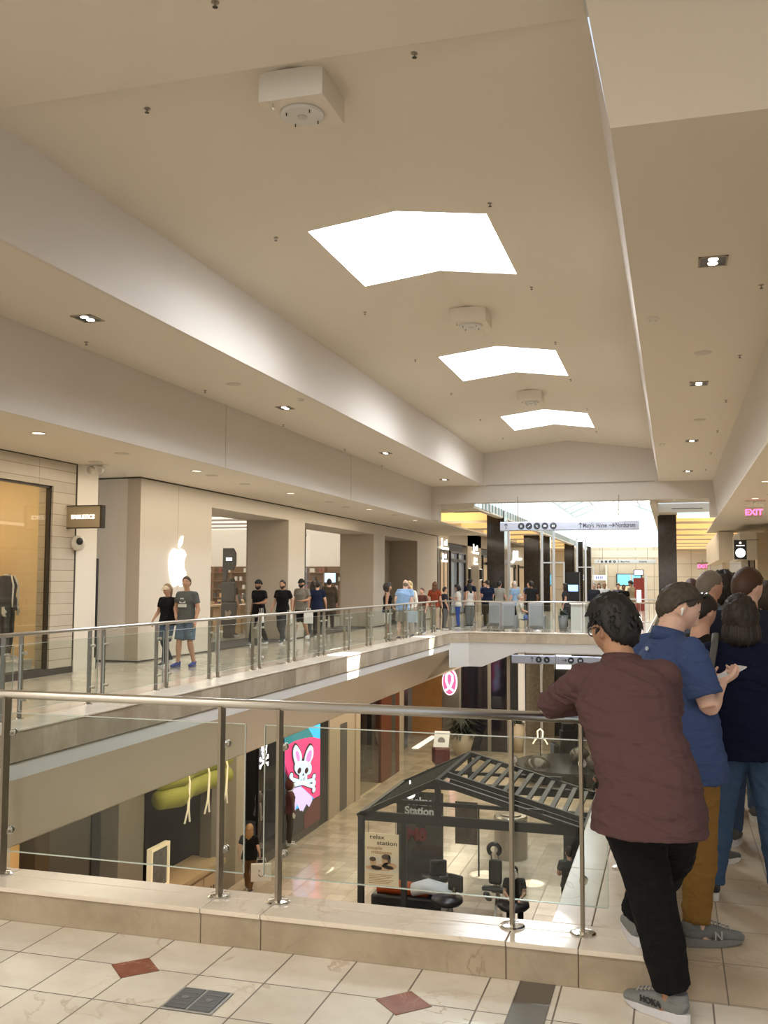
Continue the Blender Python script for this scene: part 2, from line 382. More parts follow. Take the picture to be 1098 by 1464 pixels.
# behind the camera
struct(MB().box(-16, 9, -5.1, -5, 0, 6.4), 'wall_back', SIDEP)
struct(MB().box(-24, 10, -4.2, -4, LOW, -.3), 'wall_lower_near', SIDEP)
struct(MB().box(8, 8.2, -4, 60, LOW, -.3), 'wall_lower_right', SIDEP)

# ---------------------------------------------------------------- beyond the beam
ZF = 4.74
TRAYL = mat('cove_lit_plaster', (.9, .66, .36), .8, emit=(1., .66, .26), estr=.5)  # the plaster itself glows, giving the look of hidden cove lamps
WARMC = mat('warm_ceiling_paint', (.74, .66, .54), .8)
m = MB(); m.box(-6.9, -11.2, YE+.5, 36.6, ZF, ZF+.05); m.box(-.62, 4.4, YE+.5, 38.6, ZF, ZF+.05)
ty = 37; mt = MB()
for k in range(8):
    y = 36.6+k*6.2
    m.box(-11.2, -6.9, y, y+1.9, ZF-.30 if k else ZF-.25, ZF+.05)
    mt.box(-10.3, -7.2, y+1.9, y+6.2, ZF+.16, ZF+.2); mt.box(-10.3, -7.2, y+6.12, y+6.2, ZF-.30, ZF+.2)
    m.box(-11.2, -10.3, y+1.9, y+6.2, ZF-.30, ZF+.05); m.box(-7.2, -6.9, y+1.9, y+6.2, ZF-.3, ZF+.05)
    y += 3
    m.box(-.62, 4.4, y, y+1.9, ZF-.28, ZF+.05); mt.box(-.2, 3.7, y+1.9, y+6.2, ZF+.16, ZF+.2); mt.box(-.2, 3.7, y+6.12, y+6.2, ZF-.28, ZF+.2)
    m.box(-.62, -.2, y+1.9, y+6.2, ZF-.28, ZF+.05); m.box(3.7, 4.4, y+1.9, y+6.2, ZF-.28, ZF+.05)
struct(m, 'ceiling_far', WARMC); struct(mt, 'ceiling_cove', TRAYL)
# glazed atrium roof
def louvre_mat():
    m = bpy.data.materials.new('louvred_glazing'); m.use_nodes = True; nt = m.node_tree; N = nt.nodes; L = nt.links; b = N['Principled BSDF']
    tc = N.new('ShaderNodeTexCoord'); w = N.new('ShaderNodeTexWave'); w.bands_direction = 'Y'; w.inputs['Scale'].default_value = .42; w.inputs['Distortion'].default_value = 1.2; w.inputs['Detail Scale'].default_value = .5  # wave stripes paint ribbed shadows onto the glowing well side
    L.new(tc.outputs['Object'], w.inputs['Vector'])
    r = N.new('ShaderNodeValToRGB'); r.color_ramp.elements[0].color = (.36, .50, .52, 1); r.color_ramp.elements[1].color = (.86, .93, .97, 1); r.color_ramp.elements[0].position = .1; r.color_ramp.elements[1].position = .55
    L.new(w.outputs['Fac'], r.inputs[0]); L.new(r.outputs[0], b.inputs['Base Color']); L.new(r.outputs[0], b.inputs['Emission Color']); b.inputs['Emission Strength'].default_value = .38
    return m
def roof_mat():
    m = bpy.data.materials.new('atrium_roof_glazing'); m.use_nodes = True; nt = m.node_tree; N = nt.nodes; L = nt.links; b = N['Principled BSDF']
    tc = N.new('ShaderNodeTexCoord'); mp = N.new('ShaderNodeMapping'); mp.inputs['Scale'].default_value = (.55, .10, 1); mp.inputs['Rotation'].default_value = (0, 0, .5); L.new(tc.outputs['Object'], mp.inputs['Vector'])
    v = N.new('ShaderNodeTexVoronoi'); v.distance = 'CHEBYCHEV'; v.inputs['Scale'].default_value = 1.; L.new(mp.outputs[0], v.inputs['Vector'])
    sp = N.new('ShaderNodeSeparateColor'); L.new(v.outputs['Color'], sp.inputs[0])
    r = N.new('ShaderNodeValToRGB'); r.color_ramp.interpolation = 'CONSTANT'; e = r.color_ramp.elements; e[0].color = (.52, .66, .66, 1); e[1].color = (1, 1, 1, 1); e[1].position = .3
    x = r.color_ramp.elements.new(.8); x.color = (.68, .8, .82, 1)
    L.new(sp.outputs[0], r.inputs[0]); L.new(r.outputs[0], b.inputs['Base Color']); L.new(r.outputs[0], b.inputs['Emission Color']); b.inputs['Emission Strength'].default_value = 1.0
    return m
LV = louvre_mat(); RF = roof_mat()
XA, XB, YF = -6.9, -.62, 86.
m = MB(); m.quad((XA, YE+.5, ZF-.25), (XA, YF, ZF-.25), (XA, YF, 6.6), (XA, YE+.5, 6.6)); m.quad((XB, YE+.5, ZF-.25), (XB, YF, ZF-.25), (XB, YF, 6.6), (XB, YE+.5, 6.6)); m.quad((XA, YE+.5, 5.2), (XB, YE+.5, 5.2), (XB, YE+.5, 6.6), (-3.76, YE+.5, 7.9), (XA, YE+.5, 6.6))
struct(m, 'window_4', LV)
m = MB(); m.quad((XA, YE+.5, 6.6), (XA, YF, 6.6), (-3.76, YF, 7.9), (-3.76, YE+.5, 7.9)); m.quad((XB, YE+.5, 6.6), (XB, YF, 6.6), (-3.76, YF, 7.9), (-3.76, YE+.5, 7.9))
m.quad((XA, YF, 4.7), (XB, YF, 4.7), (XB, YF, 6.6), (-3.76, YF, 7.9), (XA, YF, 6.6)); struct(m, 'window_5', RF)
m = MB()
for k in range(13):
    y = 38+k*4
    m.bar((XA, y, 6.55), (-3.76, y, 7.84), .06, .08); m.bar((XB, y, 6.55), (-3.76, y, 7.84), .06, .08)
for x, z in ((XA+.03, 6.6), (XB-.03, 6.6), (-3.76, 7.84), (-5.33, 7.2), (-2.19, 7.2)): m.bar((x, YE+.5, z-.02), (x, YF, z-.02), .08, .1)
struct(m, 'window_frame_far', mat('pale_steel', (.66, .70, .70), .4))
for n, x in enumerate((-7.05, -.62)):
    struct(MB().box(x-.1, x+.12, YE+.5, YF, ZF-.32, ZF+.02), 'trim_%d' % (6+n), WARMC)
# far end wall of beige tiles
TILEB = stone('beige_wall_tile', (.58, .48, .35), (.66, .56, .42), (.6, .5, .4), 1.5, 1.1, 0, 0, grout=(.40, .33, .25), gw=.06, rough=.5, axes='XZ', vs=.2)
struct(MB().box(-11.5, 8, YF, YF+.3, 0, 4.75), 'wall_far', TILEB)
struct(MB().box(-11.5, 8, 60, 60.3, LOW, -.3), 'wall_far_lower', mat('far_lower_wall', (.30, .26, .2), .6))
struct(MB().box(-6.9, -.62, YF-.06, YF, ZF-.9, ZF-.3).box(-5.4, -5.3, YF-2, YF, .5, 3.2), 'trim_8', WARMC)
# columns of black granite, in two rows
def column(x0, x1, y0, y1, zt=ZF, z0=0):
    struct(MB().box(x0, x1, y0, y1, z0, zt), 'column', DARKST)
for x0, x1, y in ((-7.6, -6.85, 41.4), (-8.36, -7.5, 57.4), (-7.62, -6.9, 72.9), (-7.3, -6.6, 84.2)): column(x0, x1, y, y+.8)
for y in (41.2, 57.4, 72.9): column(-.55, .17, y, y+.8)
for x0, x1, y in ((-7.4, -6.98, 58.6), (-6.75, -6.38, 74.)): column(x0, x1, y, y+.7)
struct(MB().box(.2, 3.6, 39.9, 40.0, ZF-.5, ZF-.27), 'window_16', RF)
# ---------------------------------------------------------------- balustrades
def railing(label, origin, ang, posts, panels, x0, x1, zr=.945, group=None, st=None, rail_m=None, seethru=True):
    """runs along local x from x0 to x1; opening on local +y; stands on the curb top"""
    st = st or STEELD
    r = empty('glass_railing', origin, ang, label, 'railing', group)
    m = MB(); m.tube([(x0, 0, zr), (x1, 0, zr)], .0235, 14); m.build('handrail', rail_m or STEEL, r, smooth=True)
    p0 = None
    for px in posts:
        if p0 is None:
            p0 = MB().box(-.008, .008, -.028, .028, .008, zr-.018).box(-.011, .011, -.012, .012, zr-.03, zr-.012).build('post', st, r, bevel=.0015); p0.location = (px, 0, 0)
            d0 = MB().lathe([(.058, 0), (.058, .006), (.050, .012), (.03, .016), (.014, .018)], n=28).build('base_disc', CHROME, p0, smooth=False)
        else:
            p = p0.copy(); COL.objects.link(p); p.location = (px, 0, 0); p.parent = r
            d = d0.copy(); COL.objects.link(d); d.parent = p
    c0 = None; yg = .062
    for a, b in panels:
        g = MB().box(a, b, yg-.005, yg+.005, .105, .835).build('glass_panel', GLASS, r)
        e = MB(); w = .004
        e.box(a, b, yg-.0055, yg+.0055, .835, .835+w).box(a, b, yg-.0055, yg+.0055, .105-w, .105).box(a-w, a, yg-.0055, yg+.0055, .105, .835).box(b, b+w, yg-.0055, yg+.0055, .105, .835)
        e.build('panel_edge', EDGE, g)
        for px in posts:
            if a-.02 < px < b+.02:
                for z in (.215, .735):
                    if c0 is None:
                        c = MB(); c.tube([(0, .02, 0), (0, yg-.006, 0)], .014, 14); c.tube([(0, yg+.005, 0), (0, yg+.013, 0)], .019, 14); c.tube([(0, yg-.012, 0), (0, yg-.005, 0)], .019, 14)
                        c0 = c.build('clamp', STEEL, g, smooth=False); c0.location = (px, 0, z)
                    else:
                        q = c0.copy(); COL.objects.link(q); q.location = (px, 0, z); q.parent = g
    return r
EDGE = mat('glass_edge', (.52, .58, .54), .2, spec=.8)
railing('brushed steel railing with clear glass panels on the curb in the foreground', (0, 4.53, .165), 0,
        [-5.12, -4.8, -3.64+.2, -2.175, -1.862, -.722, -.408], [(-4.9, -3.62), (-3.50, -2.075), (-1.965, -.302)], -7.1, -.26)
P_ = [10.89+1.67*k for k in range(-4, 12)]
posts = [v for p in P_ for v in (p, p+.31) if v > 4.75]
pan = [(a+.22, b+.09) for a, b in zip(P_, P_[1:])]
# along +y with the opening towards +x : local x = -y
railing('long steel and glass railing along the left walkway in front of the shops', (-7.07, 0, .165), -pi/2,
        [-v for v in posts], [(-b, -a) for a, b in pan if a > 4.7], -29.95, -4.55)
pf = [-6.8+.83*k for k in range(8)]
railing('steel and glass railing across the far end of the opening below the hanging sign', (0, 30.45, .165), pi,
        [-v for v in pf], [(-b+.06, -a-.06) for a, b in zip(pf, pf[1:])], -.3+.0-.0 if False else .28, 7.07)
pr = [5.6+1.67*k for k in range(15)]
railing('steel and glass railing on the right curb beside the queue of people', (-.29, 0, .165), pi/2,
        [v for p in pr for v in (p, p+.31)], [(a+.22, b+.09) for a, b in zip(pr, pr[1:])], 4.53, 30.45)

# ---------------------------------------------------------------- ceiling fittings
WPL = mat('white_plastic', (.70, .66, .58), .5)
def ceiling_box(x, y, w, label, zb):
    r = empty('ceiling_speaker_box', (x, y, zb), 0, label, 'ceiling fixture', 'boxed ceiling speakers along the vault ridge')
    m = MB(); h = w/2
    m.add([(-h, -h, 0), (h, -h, 0), (h, h, 0), (-h, h, 0), (-h, -h, zc(x-h)-zb+.02), (h, -h, zc(x+h)-zb+.02), (h, h, zc(x+h)-zb+.02), (-h, h, zc(x-h)-zb+.02)], [(3, 2, 1, 0), (0, 1, 5, 4), (1, 2, 6, 5), (2, 3, 7, 6), (3, 0, 4, 7), (4, 5, 6, 7)])
    m.add([(0, -h, zc(XRD)-zb+.02), (0, h, zc(XRD)-zb+.02)], []); m.build('box', CEIL, r, bevel=.004)
    m = MB(); m.lathe([(w*.33, -.005), (w*.33, -.028), (w*.315, -.034), (.005, -.034)], n=40)
    d = m.build('round_grille', mat('grille_grey_white', (.62, .60, .56), .45), r)
    m = MB()
    for k in range(4):
        a = pi/4+k*pi/2; m.tube([(w*.26*cos(a), w*.26*sin(a), -.03), (w*.26*cos(a), w*.26*sin(a), -.065)], .006, 8)
    m.build('pin', BRONZE, d)
    m = MB(); m.lathe([(.05, -.034), (.05, -.040), (.035, -.040)], n=20); m.build('centre_ring', mat('grille_ring', (.5, .48, .44), .5), d)
    m = MB(); m.tube([(-w*.3, -w*.42, -.0), (-w*.3, -w*.42, -.05)], .006, 8); m.lathe([(.018, -.05), (.012, -.06)], (-w*.3, -w*.42, 0), 10); m.build('sprinkler_head', CHROME, r)
ceiling_box(-3.46, 8.82, .66, 'large white boxed speaker with round grille on the vault nearest the camera', 6.36)
ceiling_box(-3.47, 17.35, .66, 'white boxed speaker on the vault ridge between first and second skylight', 6.40)
ceiling_box(-3.47, 25.3, .62, 'white boxed speaker on the vault ridge between second and third skylight', 6.40)

spr = [(-5.03, 8.53), (-2.17, 8.29), (-5.2, 12.3), (-2.14, 11.96), (-5.15, 16.24), (-2.12, 15.63), (-5.22, 20.05), (-2.17, 19.44), (-5.28, 23.88), (-2.24, 23.21), (-5.31, 27.95), (-2.2, 27.3), (-5.3, 31.8), (-2.25, 31.5)]
pts = [(x, y, zc(x)) for x, y in spr]+[(-3.4, 6.76, 6.29)]+[(x, y, ZB) for x, y in [(1.04, 11.92), (1.03, 15.6), (-8.11, 12.21), (-8.09, 15.94), (-8.2, 19.94), (-8.17, 24.09), (-8.24, 27.73), (1.02, 19.4), (1.03, 23.3), (1.02, 27.2), (1.02, 31.2)]]
s0 = None
for n, (x, y, z) in enumerate(pts):
    where = 'sloping vault ceiling' if n < 14 else ('flat ceiling bay nearest the camera' if n == 14 else 'narrow upper soffit beside the vault')
    if s0 is None:
        s0 = MB().lathe([(.045, -.002), (.045, -.010), (.012, -.012)], n=16).lathe([(.010, -.06), (.012, -.012)], n=8).build('escutcheon', mat('sprinkler_plate', (.30, .26, .21), .4, .6), None)
        d = MB().lathe([(.030, -.064), (.030, -.060)], n=12).build('deflector', BRONZE, s0)
        s0.name = 'sprinkler'; o = s0
    else: o = copy_tree(s0)
    o.location = (x, y, z+.004); o.scale = (.75,)*3
    tag(o, 'small dark fire sprinkler on the '+where, 'sprinkler', 'fire sprinklers on the '+where)

def downlight(x, y, z, label, double=True, sc=1.):
    r = empty('downlight', (x, y, z), 0, label, 'light', 'square twin downlights' if double else 'round downlights')
    if double:
        m = MB(); a, b, h = .15*sc, .17*sc, .012
        m.box(-a, a, -b, -b+.02, -h, 0).box(-a, a, b-.02, b, -h, 0).box(-a, -a+.02, -b, b, -h, 0).box(a-.02, a, -b, b, -h, 0).build('frame', mat('downlight_trim', (.30, .25, .18), .5), r)
        MB().box(-a+.02, a-.02, -b+.02, b-.02, -.004, -.001).build('recess', BLACK, r)
        for s_ in (-1, 1):
            MB().lathe([(.052, -.006), (.050, -.011), (.02, -.012)], (0, s_*.07, 0), 20).build('lamp', glow('lamp_lit', (1., .93, .8), 9.), r)
    else:
        MB().lathe([(.125*sc, 0), (.125*sc, -.008), (.10*sc, -.010), (.095*sc, -.003)], n=28).build('trim_ring', mat('downlight_ring', (.55, .5, .42), .4), r)
        MB().lathe([(.092*sc, -.004), (.09*sc, -.006), (.01, -.007)], n=24).build('lamp', glow('lamp_soft', (1., .88, .68), 2.2), r)
for i, (x, y) in enumerate([(-7.35, 11.08), (-7.36, 17.99), (-7.36, 25.1), (-7.36, 32.2), (.47, 10.88), (.49, 17.64), (.5, 24.81), (.5, 31.6)]):
    downlight(x, y, ZB, ['nearest', 'second', 'third', 'farthest'][i % 4]+' black twin downlight on the '+('left' if i < 4 else 'right')+' upper soffit')
for i, (x, y) in enumerate([(-9.12, 12.55), (-9.16, 17.74), (-9.2, 22.9), (-8.9, 28.6), (-8.9, 34.2)]):
    downlight(x, y, ZL, ['nearest', 'second', 'third', 'fourth', 'farthest'][i]+' round recessed downlight in the low ceiling before the left shops', False)
for i, (x, y) in enumerate([(1.98, 22.7), (2.1, 27.2)]):
    downlight(x, y, ZL, ['nearer', 'farther'][i]+' round recessed downlight in the low ceiling near the exit sign', False)
downlight(.1, 37.2, ZF, 'small round downlight beyond the beam above the black column', False)
sp = [(-9.16, 14.95, ZL), (-10.3, 15.9, ZL), (-9.25, 18.6, ZL), (-9.34, 20.46, ZL), (-9.1, 25.57, ZL), (-9.3, 27.6, ZL), (-8.8, 31.2, ZL), (-7.34, 15.55, ZB), (.49, 15.26, ZB), (.6, 21.6, ZB), (2.3, 24.4, ZL), (2.4, 26.1, ZL)]
for n, (x, y, z) in enumerate(sp):
    o = MB().lathe([(.13, 0), (.13, -.006), (.115, -.014), (.01, -.016)], n=24).build('ceiling_speaker', mat('speaker_grille', (.56, .5, .42), .6), None); o.location = (x, y, z)
    tag(o, 'small round flush speaker disc in the ceiling beside the downlights', 'speaker', 'flush round ceiling speakers')
for n, (x, y) in enumerate([(-6.71, 17.16), (-.19, 13.08), (-.19, 25.2)]):
    o = MB().lathe([(.075, 0), (.075, -.012), (.05, -.03), (.045, -.055), (.03, -.06)], n=22).build('smoke_detector', WPL, None); o.location = (x, y, ZB)
    tag(o, ['white smoke detector on the left upper soffit edge', 'larger white smoke detector on the right upper soffit', 'farther white smoke detector on the right upper soffit'][n], 'smoke detector', 'smoke detectors')
for x in (-8.2, .7):
    pass
m = MB().box(.0, 1.1, 37.6, 37.75, ZF-.305, ZF-.285)
own(m, 'ceiling_vent', BLACK, (.55, 37.7, ZF-.29), 'long black slot air vent in the ceiling past the beam at the right', 'vent')
m = MB().box(-8.3, -7.3, 38.0, 38.12, ZF-.27, ZF-.255)
own(m, 'ceiling_vent', mat('vent_grey', (.2, .18, .15), .6), (-7.8, 38, ZF-.26), 'long thin slot air vent in the ceiling past the beam at the left', 'vent')
# ---------------------------------------------------------------- shops on the upper left
XS = -10.85
APW = mat('apple_stone_wall', (.62, .56, .47), .55, bump=.05, bscale=40)
APD = mat('apple_stone_reveal', (.44, .37, .285), .6)
DLINE = mat('dark_strip', (.05, .04, .03), .8)  # dark colour for bases, edge lines and sign seams
# clothing shop at the far left: tiled front, tall window
TILEF = stone('shopfront_long_tiles', (.46, .39, .29), (.55, .48, .38), (.5, .42, .32), 1.22, .205, .35, .06, grout=(.17, .13, .09), gw=.008, rough=.4, axes='YZ', vs=.4, tint=.2)
m = MB().box(XS-.3, XS, 8, 15.42, 3.44, ZL-.02).box(XS-.3, XS, 15.42, 16.12, .12, ZL-.02)
struct(m, 'wall_left_tiled', TILEF)
struct(MB().box(XS-.28, XS+.01, 8, 16.14, 0, .12).box(XS-.01, XS+.008, 8, 16.12, ZL-.02, ZL).box(XS-.02, XS+.008, 16.12, 16.155, 0, ZL), 'trim_9', DLINE)
struct(MB().box(XS-.12, XS-.04, 15.37, 15.42, .12, 3.44).box(XS-.12, XS-.04, 8, 15.42, 3.40, 3.44), 'window_frame', BRONZE)
struct(MB().box(XS-.09, XS-.08, 8, 15.38, .12, 3.40), 'window_6', SHOPG)
CREAM = mat('window_display_cream', (.72, .58, .36), .8)
struct(MB().box(-13.6, XS-.3, 15.9, 16.0, 0, ZL).box(-13.6, -13.5, 8, 16, 0, ZL), 'wall_display', CREAM)
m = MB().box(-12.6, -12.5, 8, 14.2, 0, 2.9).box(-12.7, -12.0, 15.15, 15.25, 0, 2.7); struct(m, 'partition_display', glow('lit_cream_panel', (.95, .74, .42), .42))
struct(MB().box(-13.5, -11.1, 8, 15.9, .0, .12), 'floor_display', WHITE)
o = own(MB().box(-11.8, -11.2, 13.6, 15.4, .12, .25).box(-11.82, -11.18, 13.58, 15.42, .25, .29), 'display_plinth', mat('plinth_white', (.8, .76, .68), .4), (-11.45, 14.4, .12), 'low white display plinth inside the window of the clothing shop', 'plinth')
# round white pillar beside it, with camera
struct(MB().box(-11.25, -10.84, 16.16, 16.85, .0, ZL).box(-11.27, -10.82, 16.14, 16.87, 0, .22), 'column', mat('pillar_white', (.74, .68, .58), .5))
sg = empty('blade_sign', (-10.50, 15.90, 2.9), 0, 'tan box sign projecting over the clothing shop with raised white capital letters', 'sign')
MB().box(-.36, .36, -.05, .05, -.20, .20).build('panel', mat('sign_tan', (.30, .235, .145), .45), sg, bevel=.004)
MB().box(-.375, -.36, -.06, .06, -.215, .215).box(.36, .40, -.06, .06, -.215, .215).box(-.36, .36, -.06, .06, .20, .215).box(-.36, .36, -.06, .06, -.215, -.20).build('frame', BRONZE, sg)
MB().box(-.40, -.375, .0, .04, -.1, .1).build('bracket', BRONZE, sg)
text('lettering', 'FABLETICS', glow('letters_lit', (1, .97, .92), .8), (0, -.06, -.005), .105, (pi/2, 0, 0), sg, .012, bold=.0035)
cm = empty('security_camera', (-10.92, 16.13, 2.42), 0, 'white dome security camera with dark lens on the pillar under the tan sign', 'security camera')
MB().ball((.16, -.03, 0), (.14, .13, .15), 24, 16).build('housing', WPL, cm, smooth=True)
MB().ball((.26, -.13, .03), (.066, .06, .07), 20, 14).build('lens_dome', BLACK, cm, smooth=True)
el = empty('emergency_light', (-10.55, 16.3, 3.936), 0, 'twin-headed emergency spotlight on the ceiling above the tan sign', 'emergency light')
MB().box(-.24, .24, -.05, .05, -.03, 0).build('base_plate', WPL, el, bevel=.004)
for s_ in (-1, 1):
    h = MB().tube([(s_*.08, .03, -.10), (s_*.10, -.05, -.12)], .075, 18).tube([(s_*.06, 0, -.03), (s_*.08, 0, -.09)], .012, 8).build('lamp_head', WPL, el, smooth=False)
    MB().lathe([(.06, -.006), (.06, 0)], n=18).build('lens', STEEL, h).matrix_local = Matrix.Translation((s_*.102, -.054, -.121)) @ Matrix.Rotation(radians(100), 4, 'X')
# recess between the shops
struct(MB().box(-14, -11.1, 19.8, 19.95, 0, ZL).box(-11.28, -11.2, 16.87, 16.9, 0, 2.1), 'wall_recess', SIDEP)
struct(MB().box(-14, -11.15, 19.77, 19.8, 0, .28), 'baseboard_recess', mat('stone_base', (.50, .41, .28), .35))
struct(MB().box(-10.86, -10.83, 16.87, 16.92, 0, 2.15), 'trim_10', BLACK)
# the big open shop: pale wall, piers, header
m = MB().box(-12.2, XS, 18.5, 21.85, 0, ZL-.03); struct(m, 'wall_left_pale', APW)
struct(MB().box(XS-.001, XS+.003, 20.15, 20.157, .9, ZL).box(XS-.34, XS+.003, 18.494, 18.5, .85, .858), 'trim_11', mat('fine_joint', (.35, .30, .24), .8))
struct(MB().box(-11.16, XS+.0, 18.48, 18.5, 0, ZL-.03), 'wall_left_return', APD)
struct(MB().box(XS-.35, XS+.012, 18.45, 46, ZL-.03, ZL+.01).box(-12.2, XS+.02, 18.47, 46, 0, .03), 'trim_12', DLINE)
struct(MB().box(-12.2, XS, 21.85, 45.9, 3.52, ZL-.03), 'lintel_left', APW)
for a, b in ((26.9, 28.22), (35.5, 36.95), (42.1, 45.9)):
    struct(MB().box(-12.2, XS, a, b, 0, 3.52), 'pier', APW)
    struct(MB().box(-12.2, XS-.02, a-.01, a, 0.03, 3.52), 'pier_reveal', APD)
struct(MB().box(-12.2, -12.1, 36.95, 42.1, 0, 3.52), 'wall_left_panel', APD)
FLOORA = mat('shop_floor_grey', (.42, .38, .32), .35)
struct(MB().box(-24, XS-.0, 18.6, 46, .001, .004), 'floor_shop', FLOORA)
struct(MB().box(-24, -12.2, 46, 46.2, 0, 4.4), 'wall_shop_back', mat('shop_cream_wall', (.74, .68, .58), .7, emit=(1, .92, .8), estr=.30))  # emission stands in for shop light falling on the cream wall
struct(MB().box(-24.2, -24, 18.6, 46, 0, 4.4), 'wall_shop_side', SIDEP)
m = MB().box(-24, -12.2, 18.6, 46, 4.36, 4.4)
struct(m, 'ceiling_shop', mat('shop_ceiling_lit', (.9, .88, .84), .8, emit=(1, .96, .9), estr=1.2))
m = MB()
for k in range(9): m.box(-24, -12.2, 22+k*2.7, 22.2+k*2.7, 4.28, 4.36)
struct(m, 'ceiling_shop_strips', mat('shop_ceiling_seam', (.5, .46, .42), .8))
struct(MB().box(-12.15, -12.14, 21.85, 26.9, .03, 3.52).box(-12.15, -12.14, 28.22, 35.5, .03, 3.52), 'window_7', SHOPG)
struct(MB().box(-12.2, -12.05, 31.0, 31.06, .03, 3.52).box(-12.2, -12.05, 31.42, 31.46, .03, 3.52).box(-12.2, -12.05, 31.0, 31.5, 3.25, 3.34), 'window_frame', STEELD)
# lit fruit logo
def outline_logo(cy, cz, s):
    """apple-shaped outline with a bite, y across (viewed along -x, so right is +y)"""
    P = [(0, .36), (.08, .41), (.20, .44), (.33, .40), (.43, .30), (.45, .27), (.36, .17), (.32, .02), (.36, -.14), (.47, -.25), (.42, -.40), (.32, -.56), (.22, -.64), (.12, -.62), (0, -.57), (-.12, -.62), (-.22, -.64), (-.32, -.56), (-.43, -.38), (-.50, -.16), (-.52, .06), (-.47, .26), (-.36, .39), (-.20, .44), (-.08, .41)]
    return [(cy+p[0]*s, cz+p[1]*s) for p in P]
lg = empty('shop_logo', (XS+.03, 20.14, 2.12), 0, 'glowing white apple logo with leaf on the pale shop wall', 'sign')
lgm = glow('logo_white', (1, 1, 1), 1.5); lg.scale = (1, .93, .92)
def smooth_closed(P, n=5):
    out = []; L = len(P)
    for i in range(L):
        p0, p1, p2, p3 = P[i-1], P[i], P[(i+1) % L], P[(i+2) % L]
        for k in range(n):
            t = k/n
            out.append(tuple(.5*((2*p1[j])+(-p0[j]+p2[j])*t+(2*p0[j]-5*p1[j]+4*p2[j]-p3[j])*t*t+(-p0[j]+3*p1[j]-3*p2[j]+p3[j])*t**3) for j in (0, 1)))
    return out
MB().prism(smooth_closed(outline_logo(0, -.03, .86)), 'x', -.02, .01).build('apple_shape', lgm, lg)
MB().prism(smooth_closed([(.02, .39), (.03, .50), (.09, .60), (.19, .67), (.21, .68), (.20, .56), (.13, .45), (.04, .39)]), 'x', -.02, .01).build('leaf', lgm, lg)
# inside the shop: tables, accessory wall, hanging letters sign
OAK = mat('oak_table', (.52, .34, .17), .5, mottle=.15, mscale=8)
def shop_table(x, y, label, L=2.6):
    r = empty('display_table', (x, y, 0), 0, label, 'table', 'oak display tables in the open shop')
    MB().box(-.65, .65, -L/2, L/2, .86, .94).build('table_top', OAK, r, bevel=.004)
    for s_ in (-1, 1): MB().box(-.55, .55, s_*(L/2-.3)-.09, s_*(L/2-.3)+.09, 0, .86).build('leg', OAK, r)
    rnd = random.Random(int(y*10))
    d = MB()
    for k in range(4):
        yy = -L/2+.4+k*(L-.8)/3; d.box(-.12, .16, yy-.17, yy+.17, .94, .952); d.bar((-.12, yy, .945), (-.2, yy, 1.14), .34, .012, up=(1, 0, 0))
    d.build('display_device', BLACK, r)
    return r
for i, (x, y) in enumerate([(-14.2, 26.6), (-14.2, 30.8), (-14.4, 35.5), (-17.5, 33), (-17.5, 38.5)]):
    shop_table(x, y, ['oak display table just inside the first opening of the shop', 'oak display table behind the first pier of the shop', 'oak display table behind the glass door of the shop', 'oak display table deep in the shop behind the first opening', 'farthest oak display table in the shop'][i])
sh = empty('accessory_shelving', (-18, 45.7, 0), 0, 'brown timber shelf wall of small boxed accessories at the back of the shop', 'shelving')
MB().box(-5.5, 5.5, 0, .25, 0, 2.45).build('back_panel', mat('walnut_dark', (.20, .115, .06), .5), sh)
m = MB()
for k in range(5): m.box(-5.5, 5.5, -.22, 0, .45+k*.42, .48+k*.42)
for k in range(12): m.box(-5.5+k, -5.46+k, -.22, 0, 0, 2.45)
m.build('shelf', mat('walnut_edge', (.36, .22, .12), .5), sh)
rnd = random.Random(3)
for c in ((.8, .78, .72), (.35, .1, .08), (.08, .08, .09), (.7, .45, .25)):
    m = MB()
    for k in range(34):
        x = -5.3+rnd.random()*10.6; z = .48+rnd.randrange(5)*.42; m.box(x, x+.12, -.2, -.06, z, z+.2)
    o = m.build('boxed_accessories', mat('box_%d' % int(c[0]*100), c, .5), sh); o['kind'] = 'stuff'
hs = empty('letter_sculpture', (-12.98, 27.4, 0), 0, 'tall dark sign of stacked letter blocks standing in the shop opening', 'sign')
m = MB(); GR = mat('sculpture_grey', (.10, .10, .095), .5)
P2 = [(-.42, 1.9), (-.42, 3.02), (.25, 3.02), (.42, 2.85), (.42, 2.45), (.25, 2.28), (-.16, 2.28), (-.16, 1.9)]
m.prism(P2, 'y', -.08, .08).build('top_letter', GR, hs, bevel=.01)
MB().box(-.18, .2, -.1, -.081, 2.6, 2.7).build('letter_slot', LITW, hs)
MB().box(-.5, .42, -.08, .08, 1.2, 1.88).build('middle_block', GR, hs, bevel=.05)
MB().box(-.5, .5, -.08, .08, .42, 1.18).build('lower_block', GR, hs, bevel=.05)
MB().prism([(-.2, .72), (0, .66), (.22, .84), (.1, .94), (-.02, .86), (-.2, .92)], 'y', -.1, -.081).build('window_pattern', mat('pattern_pale', (.6, .45, .35), .5), hs)
MB().box(-.35, .35, -.06, .06, 0, .42).build('stand', GR, hs); hs.scale = (.50, .6, .90)
sc_ = empty('wall_screen', (-16.08, 45.3, 1.90), 0, 'bright blue and white screen on the back wall seen through the glass door', 'screen')
MB().box(-.75, .75, 0, .06, -.42, .42).build('bezel', BLACK, sc_); sc_.scale = (.40, 1, .60)
MB().box(-.71, .71, -.01, 0, -.38, .38).build('display', glow('screen_blue', (.45, .72, 1.), 2.0), sc_)
MB().box(.0, .4, -.014, -.01, -.3, .3).build('picture', glow('screen_white', (.9, .92, 1.), 2.), sc_)

